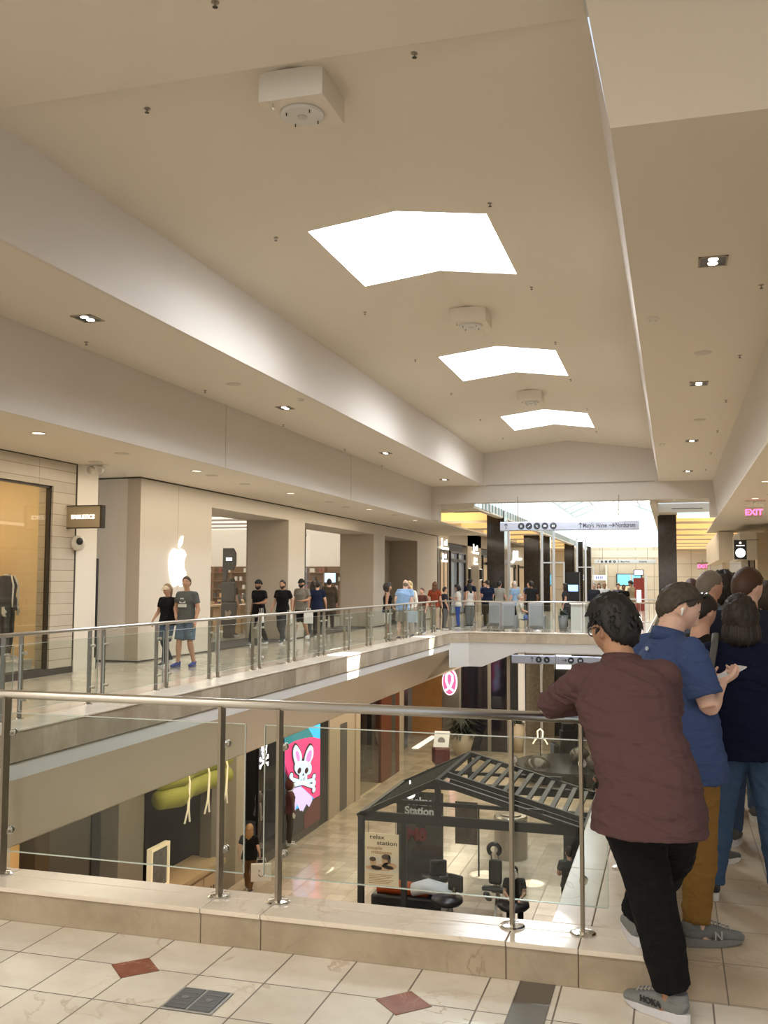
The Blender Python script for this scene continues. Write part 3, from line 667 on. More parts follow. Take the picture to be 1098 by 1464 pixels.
# ---------------------------------------------------------------- shops past the beam on the left
def front(y0, y1, name, material, z1=ZF-.35, x=XS, x0=None): return struct(MB().box((x0 or x-.3), x, y0, y1, 0, z1), name, material)
TAUPE = mat('taupe_shopfront', (.36, .30, .22), .5); TAUPD = mat('taupe_dark', (.20, .16, .11), .5)
front(46.2, 48.4, 'wall_left_sign_bay', TAUPE); front(53.2, 57.2, 'wall_left_sign_bay', TAUPE)
struct(MB().box(XS-2, XS-1.9, 46, 86, 0, ZF).box(XS-.3, XS, 48.4, 86, 3.7, ZF-.3), 'wall_left_far', TAUPD)
struct(MB().box(XS-.31, XS+.01, 45.92, 46.2, 0, ZF), 'trim_13', BRONZE)
WARMW = mat('warm_window', (.35, .25, .14), .3, emit=(1., .7, .4), estr=.22, mottle=.6, mscale=3)
for i, (a, b, c) in enumerate(((46.5, 48.1, WARMW), (48.9, 52.6, mat('cool_window', (.12, .12, .12), .2, emit=(.7, .8, .9), estr=.10, mottle=.7, mscale=2)), (57.8, 62.5, WARMW), (64, 70, mat('cream_window', (.5, .4, .28), .4, emit=(1, .85, .6), estr=.35, mottle=.5, mscale=2)), (72, 80, WARMW))):
    struct(MB().box(XS-.2, XS-.1 if i else XS+.01, a, b, .1, 2.75 if i == 0 else 3.2), 'window_%d' % (8+i), c)
    f = MB()
    for yy in (a, b, (a+b)/2): f.box(XS-.08, XS+.03, yy-.06, yy+.06, 0, 3.3)
    f.box(XS-.08, XS+.03, a, b, 2.75, 2.9).box(XS-.08, XS+.03, a, b, 3.2, 3.3); struct(f, 'window_frame', BRONZE)
struct(MB().box(XS+.0, XS+.02, 54.2, 56.2, 0, 2.6), 'door_1', mat('door_brown', (.17, .125, .075), .4))
for i, (yy, z) in enumerate(((47.25, 3.55), (55.2, 3.55))):
    s = empty('shop_sign', (XS+.06, yy, z), 0, ['white lit brush-lettered sign on the first taupe bay past the pale shop', 'white lit brush-lettered sign above the brown door'][i], 'sign', 'lit white shop signs on the taupe bays')
    lm = glow('letters_bright', (1, .96, .88), 1.5)
    # illegible in the photo: an L-shaped stroke with uprights over a smaller one
    for q, sc, dz in ((1., 1., 0), (2., .62, -.62)):
        m = MB(); m.box(0, .05, -.75*sc, -.62*sc, -.18+dz, .30*sc+dz).box(0, .05, -.75*sc, .75*sc, -.24+dz, -.13+dz).box(0, .05, -.15*sc, -.03*sc, -.05+dz, .18*sc+dz).box(0, .05, .25*sc, .40*sc, -.05+dz, .26*sc+dz)
        m.build('letter_stroke', lm, s)
    MB().box(-.04, 0, -.6, .8, -.05, .16).build('backing', BLACK, s)
for yy in (53.5, 56.8):
    s = empty('wall_sconce', (XS+.08, yy, 2.15), 0, 'black rectangular up and down wall light beside the brown door', 'wall light', 'black wall lights beside the brown door')
    MB().box(-.08, .06, -.16, .16, -.3, .3).build('housing', BLACK, s)
    MB().box(-.05, .04, -.12, .12, .3, .31).box(-.05, .04, -.12, .12, -.31, -.3).build('lamp', LITW, s)
s = empty('shop_sign', (XS+.1, 60.5, 2.95), 0, 'small bright sign in the shop window just left of the first black column', 'sign')
MB().box(0, .05, -1.8, 1.8, -.2, .2).build('panel', BLACK, s)
m = MB()
for k in range(7): m.box(.05, .09, -1.6+k*.48, -1.3+k*.48, -.1, .12)
m.build('letter_stroke', glow('letters_bright', (1, .96, .88), 2.6), s)
for i, (x, y, z, txt) in enumerate(((-10.48, 68, 3.52, 'JL'), (-11.2, 76, 3.35, 'AC'))):
    s = empty('shop_sign', (x, y, z), 0, ['pale box sign with glowing blue-white letters past the first black column', 'dark sign with two bright white letters past the first black column'][i], 'sign')
    MB().box(-.7, .7, 0, .3, -.6, .6).build('panel', [WPL, BLACK][i], s)
    text('lettering', txt, glow('letters_cold', (.8, .93, 1), 3.), (.1, -.03, 0), .85, (pi/2, 0, 0), s, .02, bold=.02)

# ---------------------------------------------------------------- hanging direction signs
def picto(m, kind, cx, s):
    """simple white pictogram strokes on a round sign, in the x-z plane at y=-.03"""
    B = lambda x0, x1, z0, z1: m.box(cx+x0*s, cx+x1*s, -.034, -.030, z0*s, z1*s)
    if kind == 0: B(-.3, -.1, -.5, .25); B(.1, .3, -.5, .25); B(-.3, -.1, .35, .55); B(.1, .3, .35, .55)
    if kind == 1: m.bar((cx-.5*s, -.032, -.35*s), (cx+.5*s, -.032, .4*s), .008, .16*s, up=(0, 0, 1)); B(-.6, -.3, -.42, -.3); B(.3, .6, .34, .46)
    if kind == 2: m.bar((cx-.4*s, -.032, .45*s), (cx+.1*s, -.032, -.3*s), .008, .16*s, up=(0, 0, 1)); B(-.1, .5, -.45, -.3); B(.1, .3, .0, .2)
    if kind == 3: B(-.55, .55, -.25, .3); B(-.3, .3, .3, .42)
    if kind == 4: B(-.5, -.15, -.4, .4); B(.15, .5, -.4, .4); B(-.15, .15, -.1, .1)
def arrow(m, cx, s, ang):
    c, q = cos(ang), sin(ang)
    def R2(p): return (cx+(p[0]*c-p[1]*q)*s, -.032, (p[0]*q+p[1]*c)*s)
    for a, b in (((0, -.5), (0, .5)), ((0, .5), (-.32, .15)), ((0, .5), (.32, .15))): m.bar(R2(a), R2(b), .006, .13*s, up=(0, 0, 1) if ang else (1, 0, 0))
def hanging_sign(loc, L, H, label, icons, texts, arrows, rods, rodlen, body=None):
    r = empty('direction_sign', loc, 0, label, 'sign')
    m = MB(); m.tube([(0, 0, 0), (L, 0, 0)], [(H/2, .028)]*2, 20, lat=(0, 0, 1)); m.box(0, L, -.027, 0, -H*.4, H*.4)
    m.build('housing', body or mat('sign_aluminium', (.42, .45, .54), .4, .4), r, smooth=False)
    MB().box(L*.39, L*.393, -.035, -.025, -H/2, H/2).build('seam', DLINE, r)
    dk = mat('sign_ink', (.02, .025, .035), .5)
    for x, k in icons:
        d = MB().tube([(x, -.025, 0), (x, -.031, 0)], H*.36, 22).build('icon_disc', dk, r)
        p = MB(); picto(p, k, x, H*.27); p.build('pictogram', mat('sign_pale', (.7, .72, .78), .5), d)
    for x, t, s_ in texts: text('lettering', t, dk, (x, -.033, -.005), s_, (pi/2, 0, 0), r, .002, 'LEFT', bold=.0022, sx=.62)
    m = MB()
    for x, a in arrows: arrow(m, x, H*.55, a)
    m.build('arrow', dk, r)
    for x in rods: MB().tube([(x, 0, H/2), (x, 0, H/2+rodlen)], .012, 8).build('suspension_rod', STEELD, r)
    return r
hanging_sign((-5.63, 33.2, 3.61), 4.60, .32, 'long silver direction sign hung below the beam, with black icons and store names', [(.72, 0), (.98, 1), (1.25, 2), (1.52, 3), (1.80, 4)],
             [(2.78, "Macy's  Home", .22), (3.84, 'Nordstrom', .22)], [(.20, 0), (2.70, 0), (3.72, -pi/2)], (.60, 3.95), .85)
hanging_sign((-4.75, 30.0, -.62), 3.4, .26, 'silver direction sign with four round icons hanging at the lower level', [(.82, 0), (1.06, 2), (1.78, 3), (2.06, 4)], [], [(.62, 0), (1.58, -pi/2)], (.4, 2.9), .1)
hanging_sign((-5.55, 74., 3.25), 4.4, .26, 'distant white direction sign hung across the far atrium', [(.55, 0), (.85, 1), (1.15, 2), (1.45, 3)], [(1.9, "Macy's Home", .19), (3.2, 'Nordstrom', .19)], [(.3, 0), (1.75, 0)], (.6, 3.8), 1.4, mat('sign_white', (.85, .87, .88), .5))
s = empty('direction_sign', (-5.6, 80, 2.1), 0, 'small distant white sign with blue marks on the far left', 'sign')
MB().box(-.55, .55, 0, .05, -.2, .2).build('panel', mat('sign_white', (.85, .87, .88), .5), s)
m = MB()
for k in range(4): m.box(-.3+k*.15, -.2+k*.15, -.01, 0, -.1, .1)
m.build('marks', mat('sign_blue', (.1, .15, .4), .5), s)

# ---------------------------------------------------------------- right side
WT = mat('tan_stone_panel', (.40, .305, .18), .5); WTL = stone('right_wall_tile', (.52, .44, .32), (.60, .52, .40), (.5, .42, .3), 1.1, 1.0, 0, 0, grout=(.25, .2, .14), gw=.03, rough=.5, axes='YZ', vs=.3)
struct(MB().box(3.8, 3.95, 4.36, 60, 0, ZF), 'wall_right', WTL)
struct(MB().box(3.05, 5, 39.0, 39.3, 0, 3.6).box(3.05, 5, 38.97, 39.0, 2.5, 2.52), 'wall_right_pier', WT)
struct(MB().box(2.45, 3.06, 39.3, 44, 2.6, 3.65).box(1.9, 2.5, 44, 60, 2.7, 3.9), 'beam_right_shopfront', WARMC)
struct(MB().box(2.6, 3.1, 41, 41.2, 0, 2.6).box(2.3, 2.6, 50, 50.3, 0, 2.7), 'pier_right', WARMC)
struct(MB().box(2.85, 2.9, 40.9, 40.99, 0, 2.6).box(3.06, 3.1, 40.9, 40.99, 0, 2.6), 'door_frame_right', BLACK)
sg = empty('blade_sign', (2.42, 38.6, 2.95), 0, 'black hanging shop sign with white lettering and glowing white disc', 'sign')
MB().box(-.22, .22, -.04, .04, -.36, .36).build('panel', BLACK, sg)
MB().tube([(0, -.045, -.12), (0, -.055, -.12)], .17, 28).build('lit_disc', glow('disc_white', (.9, .97, 1.), 2.4), sg)
MB().tube([(0, -.045, .25), (0, -.055, .25)], .045, 14).box(-.15, .15, -.05, -.04, .13, .17).build('small_mark', glow('letters_soft', (.9, .85, .8), 1.), sg)
MB().box(.22, .65, -.01, .01, .35, .37).build('bracket', BLACK, sg)
for (x, y, z, s_, lb) in ((2.12, 28.0, 3.62, 1., 'red-lit exit sign hanging from the low ceiling at the right'), (1.45, 52., 2.55, 1.1, 'small distant red exit sign under the right shopfront beam')):
    e = empty('exit_sign', (x, y, z), 0, lb, 'sign')
    MB().box(-.24*s_, .24*s_, -.03, .03, .13*s_, .19*s_).tube([(0, 0, .19*s_), (0, 0, .30*s_)], .02, 8).build('canopy', STEELD, e)
    MB().box(-.22*s_, .22*s_, -.008, .008, -.15*s_, .13*s_).build('acrylic_panel', glassy('exit_acrylic', (.85, .75, .75), .1), e)
    text('lettering', 'EXIT', glow('exit_red', (1., .08, .25), 3.5), (0, -.014, -.01), .22*s_, (pi/2, 0, 0), e, .003, bold=.006)
o = own(MB().box(1.9, 2.4, 27.9, 28.1, 3.90, 3.93), 'ceiling_plate', WPL, (2.15, 28, 3.93), 'small flat ceiling plate above the exit sign', 'ceiling plate')
# far wall shop with teal picture and kiosk
fs = empty('teal_shopfront', (-3.55, 85.7, 0), 0, 'distant shopfront with a blue and teal lit header against the beige wall', 'shopfront')
MB().box(-1.05, 1.05, -.3, .1, 0, 2.45).build('surround', BLACK, fs)
MB().box(-.95, .95, -.36, -.3, 1.5, 2.38).build('lit_header', mat('teal_sky', (.1, .45, .6), .5, emit=(.15, .5, .75), estr=1.1, mottle=.5, mscale=2.5), fs)
MB().box(-.95, .95, -.36, -.3, .1, 1.4).build('lit_interior', mat('warm_goods', (.5, .35, .2), .6, emit=(.9, .6, .3), estr=.5, mottle=.8, mscale=6), fs)
kq = empty('directory_kiosk', (-2.0, 62, 0), 0, 'tall red information kiosk with a small screen on top, far beyond the queue', 'kiosk')
MB().box(-.32, .32, -.1, .1, 0, 2.0).build('panel', mat('kiosk_red', (.26, .03, .02), .4), kq)
MB().box(-.13, .13, -.12, -.1, .5, 1.25).build('map', LITW, kq)
MB().box(-.30, .30, -.1, .1, 2.15, 2.5).build('screen_case', BLACK, kq)
MB().box(-.25, .25, -.12, -.1, 2.2, 2.45).build('screen', glow('screen_lilac', (.85, .75, 1.), 2.), kq)
MB().box(-.5, -.36, -.1, .1, 0, 2.2).box(.36, .5, -.1, .1, 0, 2.2).build('side_post', WHITE, kq)
# silver door-like frames standing by the black columns
for i, (x, y, w, h) in enumerate(((-7.45, 44.9, .95, 4.7), (-6.35, 52, 0.9, 4.2), (-6.6, 64, 1.5, 4.6), (-5.75, 70, 1.3, 4.6))):
    if i == 0:
        x += .22; o = own(MB().box(x-.06, x+.06, y-.06, y+.06, 0, 4.7), 'steel_mast', mat('bright_steel', (.78, .80, .84), .3, .6), (x, y, 0), 'tall bright steel mast at the corner of the first black column', 'mast'); continue
for i, (x, y, w) in enumerate(((-5.6, 46.2, .55), (-5.27, 60, .5))):
    e = empty('steel_gantry', (x, y, 0), 0, ['tall bright steel frame with crossbar standing in front of the second black column', 'farther tall bright steel frame beside the distant black columns'][i], 'gantry')
    bs = mat('bright_steel', (.78, .80, .84), .3, .6)
    for s_ in (-w/2, w/2): MB().box(s_-.055, s_+.055, -.05, .05, 0, 4.4).build('upright', bs, e)
    MB().box(-w/2, w/2+.5, -.03, .03, 2.6, 2.66).build('crossbar', bs, e)
    MB().box(w/2+.44, w/2+.50, -.03, .03, .0, 2.6).build('side_post', bs, e)
e = empty('cash_machine', (-4.5, 46.6, 0), 0, 'black kiosk with a blue screen between the steel frames', 'kiosk')
MB().box(-.3, .3, 0, .5, 0, 2.2).build('cabinet', BLACK, e)
MB().box(-.24, .24, -.02, 0, 1.3, 1.6).build('screen', glow('screen_blue2', (.3, .55, 1.), 1.6), e)
# lounge furniture beyond the far railing
GY = mat('lounge_grey', (.24, .245, .26), .75, bump=.2, bscale=90)
def armchair(x, y, rz, lb):
    r = empty('lounge_chair', (x, y, 0), rz, lb, 'armchair', 'grey lounge chairs beyond the far railing'); r.scale = (.56, .7, 1)
    MB().box(-.42, .42, -.40, .40, .18, .46).build('seat', GY, r, bevel=.04)
    MB().box(-.42, .42, -.50, -.34, .25, 1.05).build('backrest', GY, r, bevel=.05)
    for s_ in (-1, 1):
        MB().box(s_*.42-.06, s_*.42+.06, -.42, .40, .18, .62).build('armrest', GY, r, bevel=.03)
        for q in (-1, 1): MB().box(s_*.36-.02, s_*.36+.02, q*.34-.02, q*.34+.02, 0, .2).build('leg', STEELD, r)
for i, (x, y) in enumerate(((-5.25, 32.6), (-4.35, 32.8), (-6.0, 34.6))): armchair(x, y, 0, ['grey high-backed lounge chair seen from behind at the far railing, left one', 'grey high-backed lounge chair seen from behind at the far railing, right one', 'grey lounge chair under the seated person in pale top'][i])
ct = empty('service_counter', (-2.98, 33.0, 0), 0, 'pale grey counter block behind the far railing at the foot of the plants', 'counter')
MB().box(-.25, .22, -.3, .3, 0, 1.0).build('cabinet', mat('counter_grey', (.50, .50, .48), .5), ct, bevel=.01)
MB().box(-.28, .25, -.35, .35, 1.0, 1.04).build('worktop', WHITE, ct)
PLD = mat('plant_dark_leaf', (.02, .03, .018), .5)
def leafy(mb, c, n, L, r0, seed, up=.7, w=.035):
    rd = random.Random(seed)
    for k in range(n):
        a = rd.uniform(0, 2*pi); e = rd.uniform(.15, 1.)*up; d = Vector((cos(a), sin(a), 0)); l = L*rd.uniform(.6, 1.1)
        p = Vector(c)+d*r0; q = p+d*l*.5*(1-e*.4)+Vector((0, 0, l*e)); t = q+d*l*.45+Vector((0, 0, -l*.22*(1.3-e)))
        s_ = Vector((-d.y, d.x, 0))*w
        mb.add([p-s_*.4, p+s_*.4, q+s_, q-s_, t], [(0, 1, 2, 3), (3, 2, 4)])
for i in range(6):
    x, y = -3.75+i*.42, 35.2+.3*(i % 2)
    e = empty('potted_plant', (x, y, 0), i, 'dark spiky potted plant in the row behind the grey counter', 'plant', 'dark spiky plants behind the grey counter')
    MB().lathe([(.13, 0), (.18, .55), (.17, .56), (.16, .5)], n=16).build('pot', GY, e, smooth=True)
    m = MB(); leafy(m, (0, 0, .5), 60, .30, .03, i, .9, .02); m.build('foliage', PLD, e)
# queue barriers of steel rods at the right
qb = empty('queue_barrier', (-.95, 40.5, 0), 0, 'steel rod crowd barrier beyond the young man in beige', 'barrier')
MB().tube([(-1.6, 0, 1.05), (.9, 0, 1.05)], .025, 8).tube([(-1.6, 0, .15), (.9, 0, .15)], .02, 8).build('rail', STEEL, qb)
m = MB()
for k in range(15): m.tube([(-1.5+k*.17, 0, .15), (-1.5+k*.17, 0, 1.05)], .010, 6)
m.build('rods', STEEL, qb)
# ---------------------------------------------------------------- people
def bake(mb, name, material, parent, vox, smooth=4, wr=0., sc=(4, 4, 13), seed=0.):
    """unite overlapping tubes into one continuous skin (voxel remesh, smoothed) and keep the plain mesh"""
    me = bpy.data.meshes.new(name); me.from_pydata([tuple(v) for v in mb.v], [], mb.f); me.update()
    bm = bmesh.new(); bm.from_mesh(me); bmesh.ops.recalc_face_normals(bm, faces=bm.faces); bm.to_mesh(me); bm.free()
    o = bpy.data.objects.new(name, me); COL.objects.link(o)
    r = o.modifiers.new('r', 'REMESH'); r.mode = 'VOXEL'; r.voxel_size = vox; r.use_smooth_shade = True
    if smooth:
        sm = o.modifiers.new('s', 'SMOOTH'); sm.factor = .5; sm.iterations = smooth
    bpy.context.view_layer.update()
    me2 = bpy.data.meshes.new_from_object(o.evaluated_get(bpy.context.evaluated_depsgraph_get()))
    bpy.data.objects.remove(o); bpy.data.meshes.remove(me)
    me2.name = name; me2.materials.clear(); me2.materials.append(material)
    if wr:
        co_ = [v.co.copy() for v in me2.vertices]; no_ = [v.normal.copy() for v in me2.vertices]
        for v, c, n in zip(me2.vertices, co_, no_):
            w = Vector((c.x*sc[0]+c.z*2.2, c.y*sc[1], c.z*sc[2]+c.x*4.0+seed))
            q = noise.noise(w); q2 = noise.noise(w*2.1+Vector((3, 1, 7)))
            v.co = c+n*wr*(max(0, 1-abs(q)*5.5)-.25+.45*max(0, 1-abs(q2)*5)+.5*noise.noise(c*5))
    me2.polygons.foreach_set('use_smooth', [True]*len(me2.polygons))
    o = bpy.data.objects.new(name, me2); link(o, parent)
    return o

def sstep(a, b, x):
    t = max(0, min(1, (x-a)/(b-a))); return t*t*(3-2*t)
def head_r(d, female=False):
    """point on a head of unit scale for direction d (x side, y forward, z up)"""
    x, y, z = d
    rx, ry, rz = .0755, .096, .118
    j = 1-.30*sstep(.1, -1, z) - (.04 if female else 0)*sstep(0, -1, z)
    px, py, pz = x*rx*j, y*ry, z*rz
    if y < 0: py *= 1.0+.06*sstep(-.4, .5, z); 
    if y < 0 and z < -.3: py *= 1-.35*sstep(-.3, -1, z)
    def g(cx, cz, sx, sz): return exp(-((x-cx)/sx)**2-((z-cz)/sz)**2) if y > 0 else 0
    py += .024*g(0, -.20, .13, .16)+.012*g(0, -.02, .10, .2)          # nose
    py += .006*g(0, .22, .5, .10)                                     # brow
    py -= .009*(g(.36, .06, .16, .10)+g(-.36, .06, .16, .10))         # eye sockets
    py += .007*g(0, -.48, .22, .09)-.003*g(0, -.48, .3, .02)          # lips
    py += .010*g(0, -.80, .25, .14)                                   # chin
    px += (.004 if x > 0 else -.004)*exp(-((z+.22)/.2)**2)*(1 if y > .2 else 0)
    return Vector((px, py, pz))*1.06
def sphere_mesh(fn, n, m):
    vs = []; fs = []
    for i in range(m+1):
        t = -pi/2+pi*i/m
        for k in range(n):
            vs.append(fn(Vector((cos(t)*cos(2*pi*k/n), cos(t)*sin(2*pi*k/n), sin(t)))))
    for i in range(m):
        for k in range(n): fs.append((i*n+k, i*n+(k+1) % n, (i+1)*n+(k+1) % n, (i+1)*n+k))
    return vs, fs

SKIN = {'light': (.62, .36, .26), 'fair': (.70, .45, .35), 'tan': (.42, .23, .14), 'brown': (.26, .13, .075), 'dark': (.10, .05, .03)}
def skin_mat(k): return mat('skin_'+k, SKIN[k], .55, mottle=.12, mscale=14, bump=.08, bscale=220)

def hand_tubes(mb, wrist, d, palm_n, side, s=1., curl=.5, spread=.12):
    """palm, four unequal fingers with two bends, thumb leaving the side of the palm.
    d: direction of the palm, palm_n: out of the palm, side: +1 thumb on d x palm_n side"""
    w = Vector(wrist); d = Vector(d).normalized(); n = Vector(palm_n); n = (n-d*n.dot(d)).normalized(); u = d.cross(n).normalized()*side
    mb.tube([w-d*.01*s, w+d*.03*s, w+d*.07*s, w+d*.098*s], [(.026*s, .021*s), (.037*s, .017*s), (.042*s, .015*s), (.038*s, .012*s)], 12, lat=u)
    for q, ln in zip((.030, .010, -.010, -.029), (.070, .078, .072, .057)):
        p = w+d*.088*s+u*q*s; a = 0; pts = [p]; dd = d+u*(q*spread*8)
        for k, seg in enumerate((.42, .33, .25)):
            a += curl*(.5 if k == 0 else .9)
            dirv = (dd*cos(a)+n*sin(a)).normalized(); p = p+dirv*ln*seg*s*1.05; pts.append(p)
        mb.tube(pts, [.0092*s, .0088*s, .0080*s, .0062*s], 8)
    p = w+d*.022*s+u*.026*s; td = (d*.72+u*.68+n*.15).normalized()
    pts = [p, p+td*.032*s]; td2 = (d*.85+u*.28+n*(.2+curl*.4)).normalized(); pts += [pts[-1]+td2*.028*s]; pts += [pts[-1]+td2*.022*s]
    mb.tube(pts, [.0135*s, .0115*s, .0100*s, .0075*s], 8)

def lerp(a, b, t): return Vector(a)*(1-t)+Vector(b)*t
def limb(mb, a, b, r0, r1, bulge=0., n=12, at=.35):
    pts = []; rs = []
    for i in range(7):
        t = i/6; pts.append(lerp(a, b, t)); rs.append(r0+(r1-r0)*t+bulge*exp(-((t-at)/.22)**2))
    mb.tube(pts, rs, n)

STAND = dict(hipL=(-.085, 0, .92), hipR=(.085, 0, .92), kneeL=(-.10, .02, .49), kneeR=(.10, .02, .49), ankL=(-.11, -.02, .085), ankR=(.11, -.02, .085),
             toeL=(-.15, 1, 0), toeR=(.15, 1, 0), pelvis=(0, 0, .96), waist=(0, .01, 1.10), chest=(0, .015, 1.29), neck=(0, -.005, 1.46), head=(0, .025, 1.612),
             shL=(-.182, -.005, 1.398), shR=(.182, -.005, 1.398), elL=(-.245, -.03, 1.13), elR=(.245, -.03, 1.13), haL=(-.255, .07, .90), haR=(.255, .07, .90),
             hdirL=(0, .12, -1), hdirR=(0, .12, -1), palmL=(1, 0, 0), palmR=(-1, 0, 0), curl=.45, yaw=0, pitch=0, twist=0)
def pose(**k): d = dict(STAND); d.update(k); return d
PHONE = pose(elL=(-.235, .03, 1.14), elR=(.235, .03, 1.14), haL=(-.09, .25, 1.20), haR=(.10, .25, 1.19), hdirL=(.45, .8, .25), hdirR=(-.45, .8, .25), palmL=(.3, -.2, 1), palmR=(-.3, -.2, 1), pitch=-28, curl=.7)
WALK = pose(kneeL=(-.10, .14, .50), ankL=(-.10, .22, .09), kneeR=(.10, .01, .48), ankR=(.10, -.24, .14), elL=(-.24, -.10, 1.15), haL=(-.25, -.06, .90), elR=(.24, .02, 1.14), haR=(.24, .20, .95))
WALKB = pose(kneeR=(.10, .13, .50), ankR=(.10, .20, .09), kneeL=(-.10, .01, .48), ankL=(-.10, -.20, .13), elR=(.25, -.05, 1.14), haR=(.26, .02, .89), elL=(-.25, -.02, 1.15), haL=(-.14, .22, 1.12), hdirL=(.6, .7, 0), palmL=(0, -.3, 1))
SIT = pose(hipL=(-.09, 0, .50), hipR=(.09, 0, .50), pelvis=(0, -.02, .55), waist=(0, -.05, .70), chest=(0, -.06, .89), neck=(0, -.06, 1.06), head=(0, -.03, 1.215),
           shL=(-.185, -.06, 1.01), shR=(.185, -.06, 1.01), elL=(-.23, .02, .76), elR=(.23, .02, .76), haL=(-.12, .24, .70), haR=(.12, .24, .70), hdirL=(.3, 1, -.1), hdirR=(-.3, 1, -.1),
           palmL=(0, 0, -1), palmR=(0, 0, -1), kneeL=(-.12, .42, .52), kneeR=(.12, .42, .52), ankL=(-.12, .40, .085), ankR=(.12, .48, .085))

def person(loc, rz, label, h=1.75, P=None, build=1., female=False, skin='light', top='tee', topc=(.1, .1, .1), hem=.86, sleeve=.62, bottom='trousers', botc=(.05, .05, .06), botlen=.06,
           shoe=(.1, .1, .1), sole=(.7, .7, .7), hair='short', hairc=(.02, .015, .01), beard=None, hat=None, hatc=(.02, .02, .02), vox=.014, group=None, baggy=1., loose=1., hero=False, collar=False, legsk=None):
    P = P or STAND; s = h/1.75
    V = {k: (Vector(v) if isinstance(v, (tuple, list)) else v) for k, v in P.items()}
    root = empty('person', loc, rz, label, 'person', group); root.scale = (s, s, s)
    hf = .94 if female else 1.; sk = skin_mat(skin)
    L = []
    # lateral axes
    hipax = (V['hipR']-V['hipL']).normalized(); shax = (V['shR']-V['shL']).normalized()
    midax = (hipax+shax).normalized()
    b = build
    # ---- body
    B = MB()
    def torso(mb, g, top_z=True, low=None, blend=1.):
        pts = [V['pelvis']+Vector((0, 0, -.10)), V['pelvis'], lerp(V['pelvis'], V['waist'], .6), V['waist'], lerp(V['waist'], V['chest'], .5), V['chest'], lerp(V['chest'], V['neck'], .42), lerp(V['chest'], V['neck'], .70), lerp(V['chest'], V['neck'], .90)]
        W = [.135, .165, .155*b, .142*b*(.93 if female else 1), .155*b*hf, .168*b*hf, .160*hf, .118, .066]
        D = [.095, .115*b, .108*b, .100*b, .108*b, .120*b*(1.04 if female else 1), .100, .080, .060]
        if female: W[1] = .172; W[0] = .14
        ax = [hipax, hipax, midax, midax, midax, shax, shax, shax, shax]
        pr = []
        for i in range(len(pts)):
            pr.append((W[i]+g, D[i]+g))
        return pts, pr, ax
    def loft(mb, pts, pr, ax, n=20):
        rings = []
        for i, p in enumerate(pts):
            t = (pts[min(i+1, len(pts)-1)]-pts[max(i-1, 0)]).normalized()
            u = (ax[i]-t*ax[i].dot(t)).normalized(); v = t.cross(u); a, c = pr[i]
            ring = []
            for k in range(n):
                th = 2*pi*k/n; cx = abs(cos(th))**.85*(1 if cos(th) >= 0 else -1); sy = abs(sin(th))**.85*(1 if sin(th) >= 0 else -1)
                ring.append(p+u*a*cx+v*c*sy)
            rings.append(ring)
        vs = [v for r in rings for v in r]; fs = [(i*n+k, i*n+(k+1) % n, (i+1)*n+(k+1) % n, (i+1)*n+k) for i in range(len(pts)-1) for k in range(n)]
        fs += [tuple(range(n))[::-1], tuple((len(pts)-1)*n+k for k in range(n))]
        mb.add(vs, fs)
    pts, pr, ax = torso(B, 0); loft(B, pts, pr, ax)
    hd = V['head']; nk = V['neck']
    B.tube([lerp(V['chest'], nk, .6), nk, lerp(nk, hd, .5), lerp(nk, hd, .85)+Vector((0, 0, -.01))], [.075*hf, .058*hf*min(b, 1.15), .054*hf*min(b, 1.2), .05*hf], 14)
    for sd, sg in (('L', -1), ('R', 1)):
        sh, el, ha = V['sh'+sd], V['el'+sd], V['ha'+sd]; hip, kn, an = V['hip'+sd], V['knee'+sd], V['ank'+sd]
        B.tube([lerp(V['chest'], nk, .70), lerp(lerp(V['chest'], nk, .74), sh, .6), sh], [.055, .054*hf, .053*hf], 10); B.ball(sh, .054*hf*b)
        limb(B, sh, el, .053*hf*b, .040*hf, .006, at=.3); limb(B, el, ha, .041*hf*min(b, 1.1), .026*hf, .008, at=.22)
        palm = V['palm'+sd]; d = V['hdir'+sd].normalized(); u = d.cross(palm).normalized()
        tdir = 1 if u.dot(Vector((0, 1, .6))) > 0 else -1
        if 'thumb'+sd in P: tdir = P['thumb'+sd]
        hand_tubes(B, ha, d, palm, tdir, .98 if not female else .9, V['curl'])
        limb(B, hip, kn, .088*b, .056, .004, at=.3); limb(B, kn, an, .055, .038, .012, at=.3)
        tv = V['toe'+sd].normalized(); B.tube([an+Vector((0, 0, .02)), an+tv*.03+Vector((0, 0, -.035)), an+tv*.12+Vector((0, 0, -.052))], [.036, .04, .03], 10)
    # head
    R = Matrix.Rotation(radians(V['yaw']), 3, 'Z') @ Matrix.Rotation(radians(V['pitch']), 3, 'X')
    def hp(v): return hd+R @ v
    vs, fs = sphere_mesh(lambda d: hp(head_r(d, female)), 48 if hero else 28, 36 if hero else 20); B.add(vs, fs)
    ears = MB()
    for sg in (-1, 1):
        c = Vector((sg*.078, -.008, -.006))
        if hero:
            ring = [hp(c+Vector((sg*(.006+.006*sin(t)), .004+.016*cos(t)-.004*sin(t), .030*sin(t)))) for t in [2*pi*i/14 for i in range(14)]]
            B.tube(ring+[ring[0]], .0052, 8); B.tube([hp(c+Vector((-sg*.008, .006, .0))), hp(c+Vector((sg*.003, .0, .0)))], [(.012, .022), (.010, .020)], 10, lat=R @ Vector((0, 1, 0)))
        else:
            B.tube([hp(c+Vector((-sg*.008, .006, 0))), hp(c+Vector((sg*.009, -.004, .002)))], [(.014, .024), (.013, .028)], 10, lat=R @ Vector((0, 1, 0)))
    body = bake(B, 'body', sk, root, vox if not hero else min(vox, .0065), 3 if not hero else 3)
    # eyes, brows, mouth
    def pos(dx, dz, out=0):
        d = Vector((dx, sqrt(max(0, 1-dx*dx-dz*dz)), dz)); p = head_r(d, female); return hp(p+Vector((0, out, 0)))
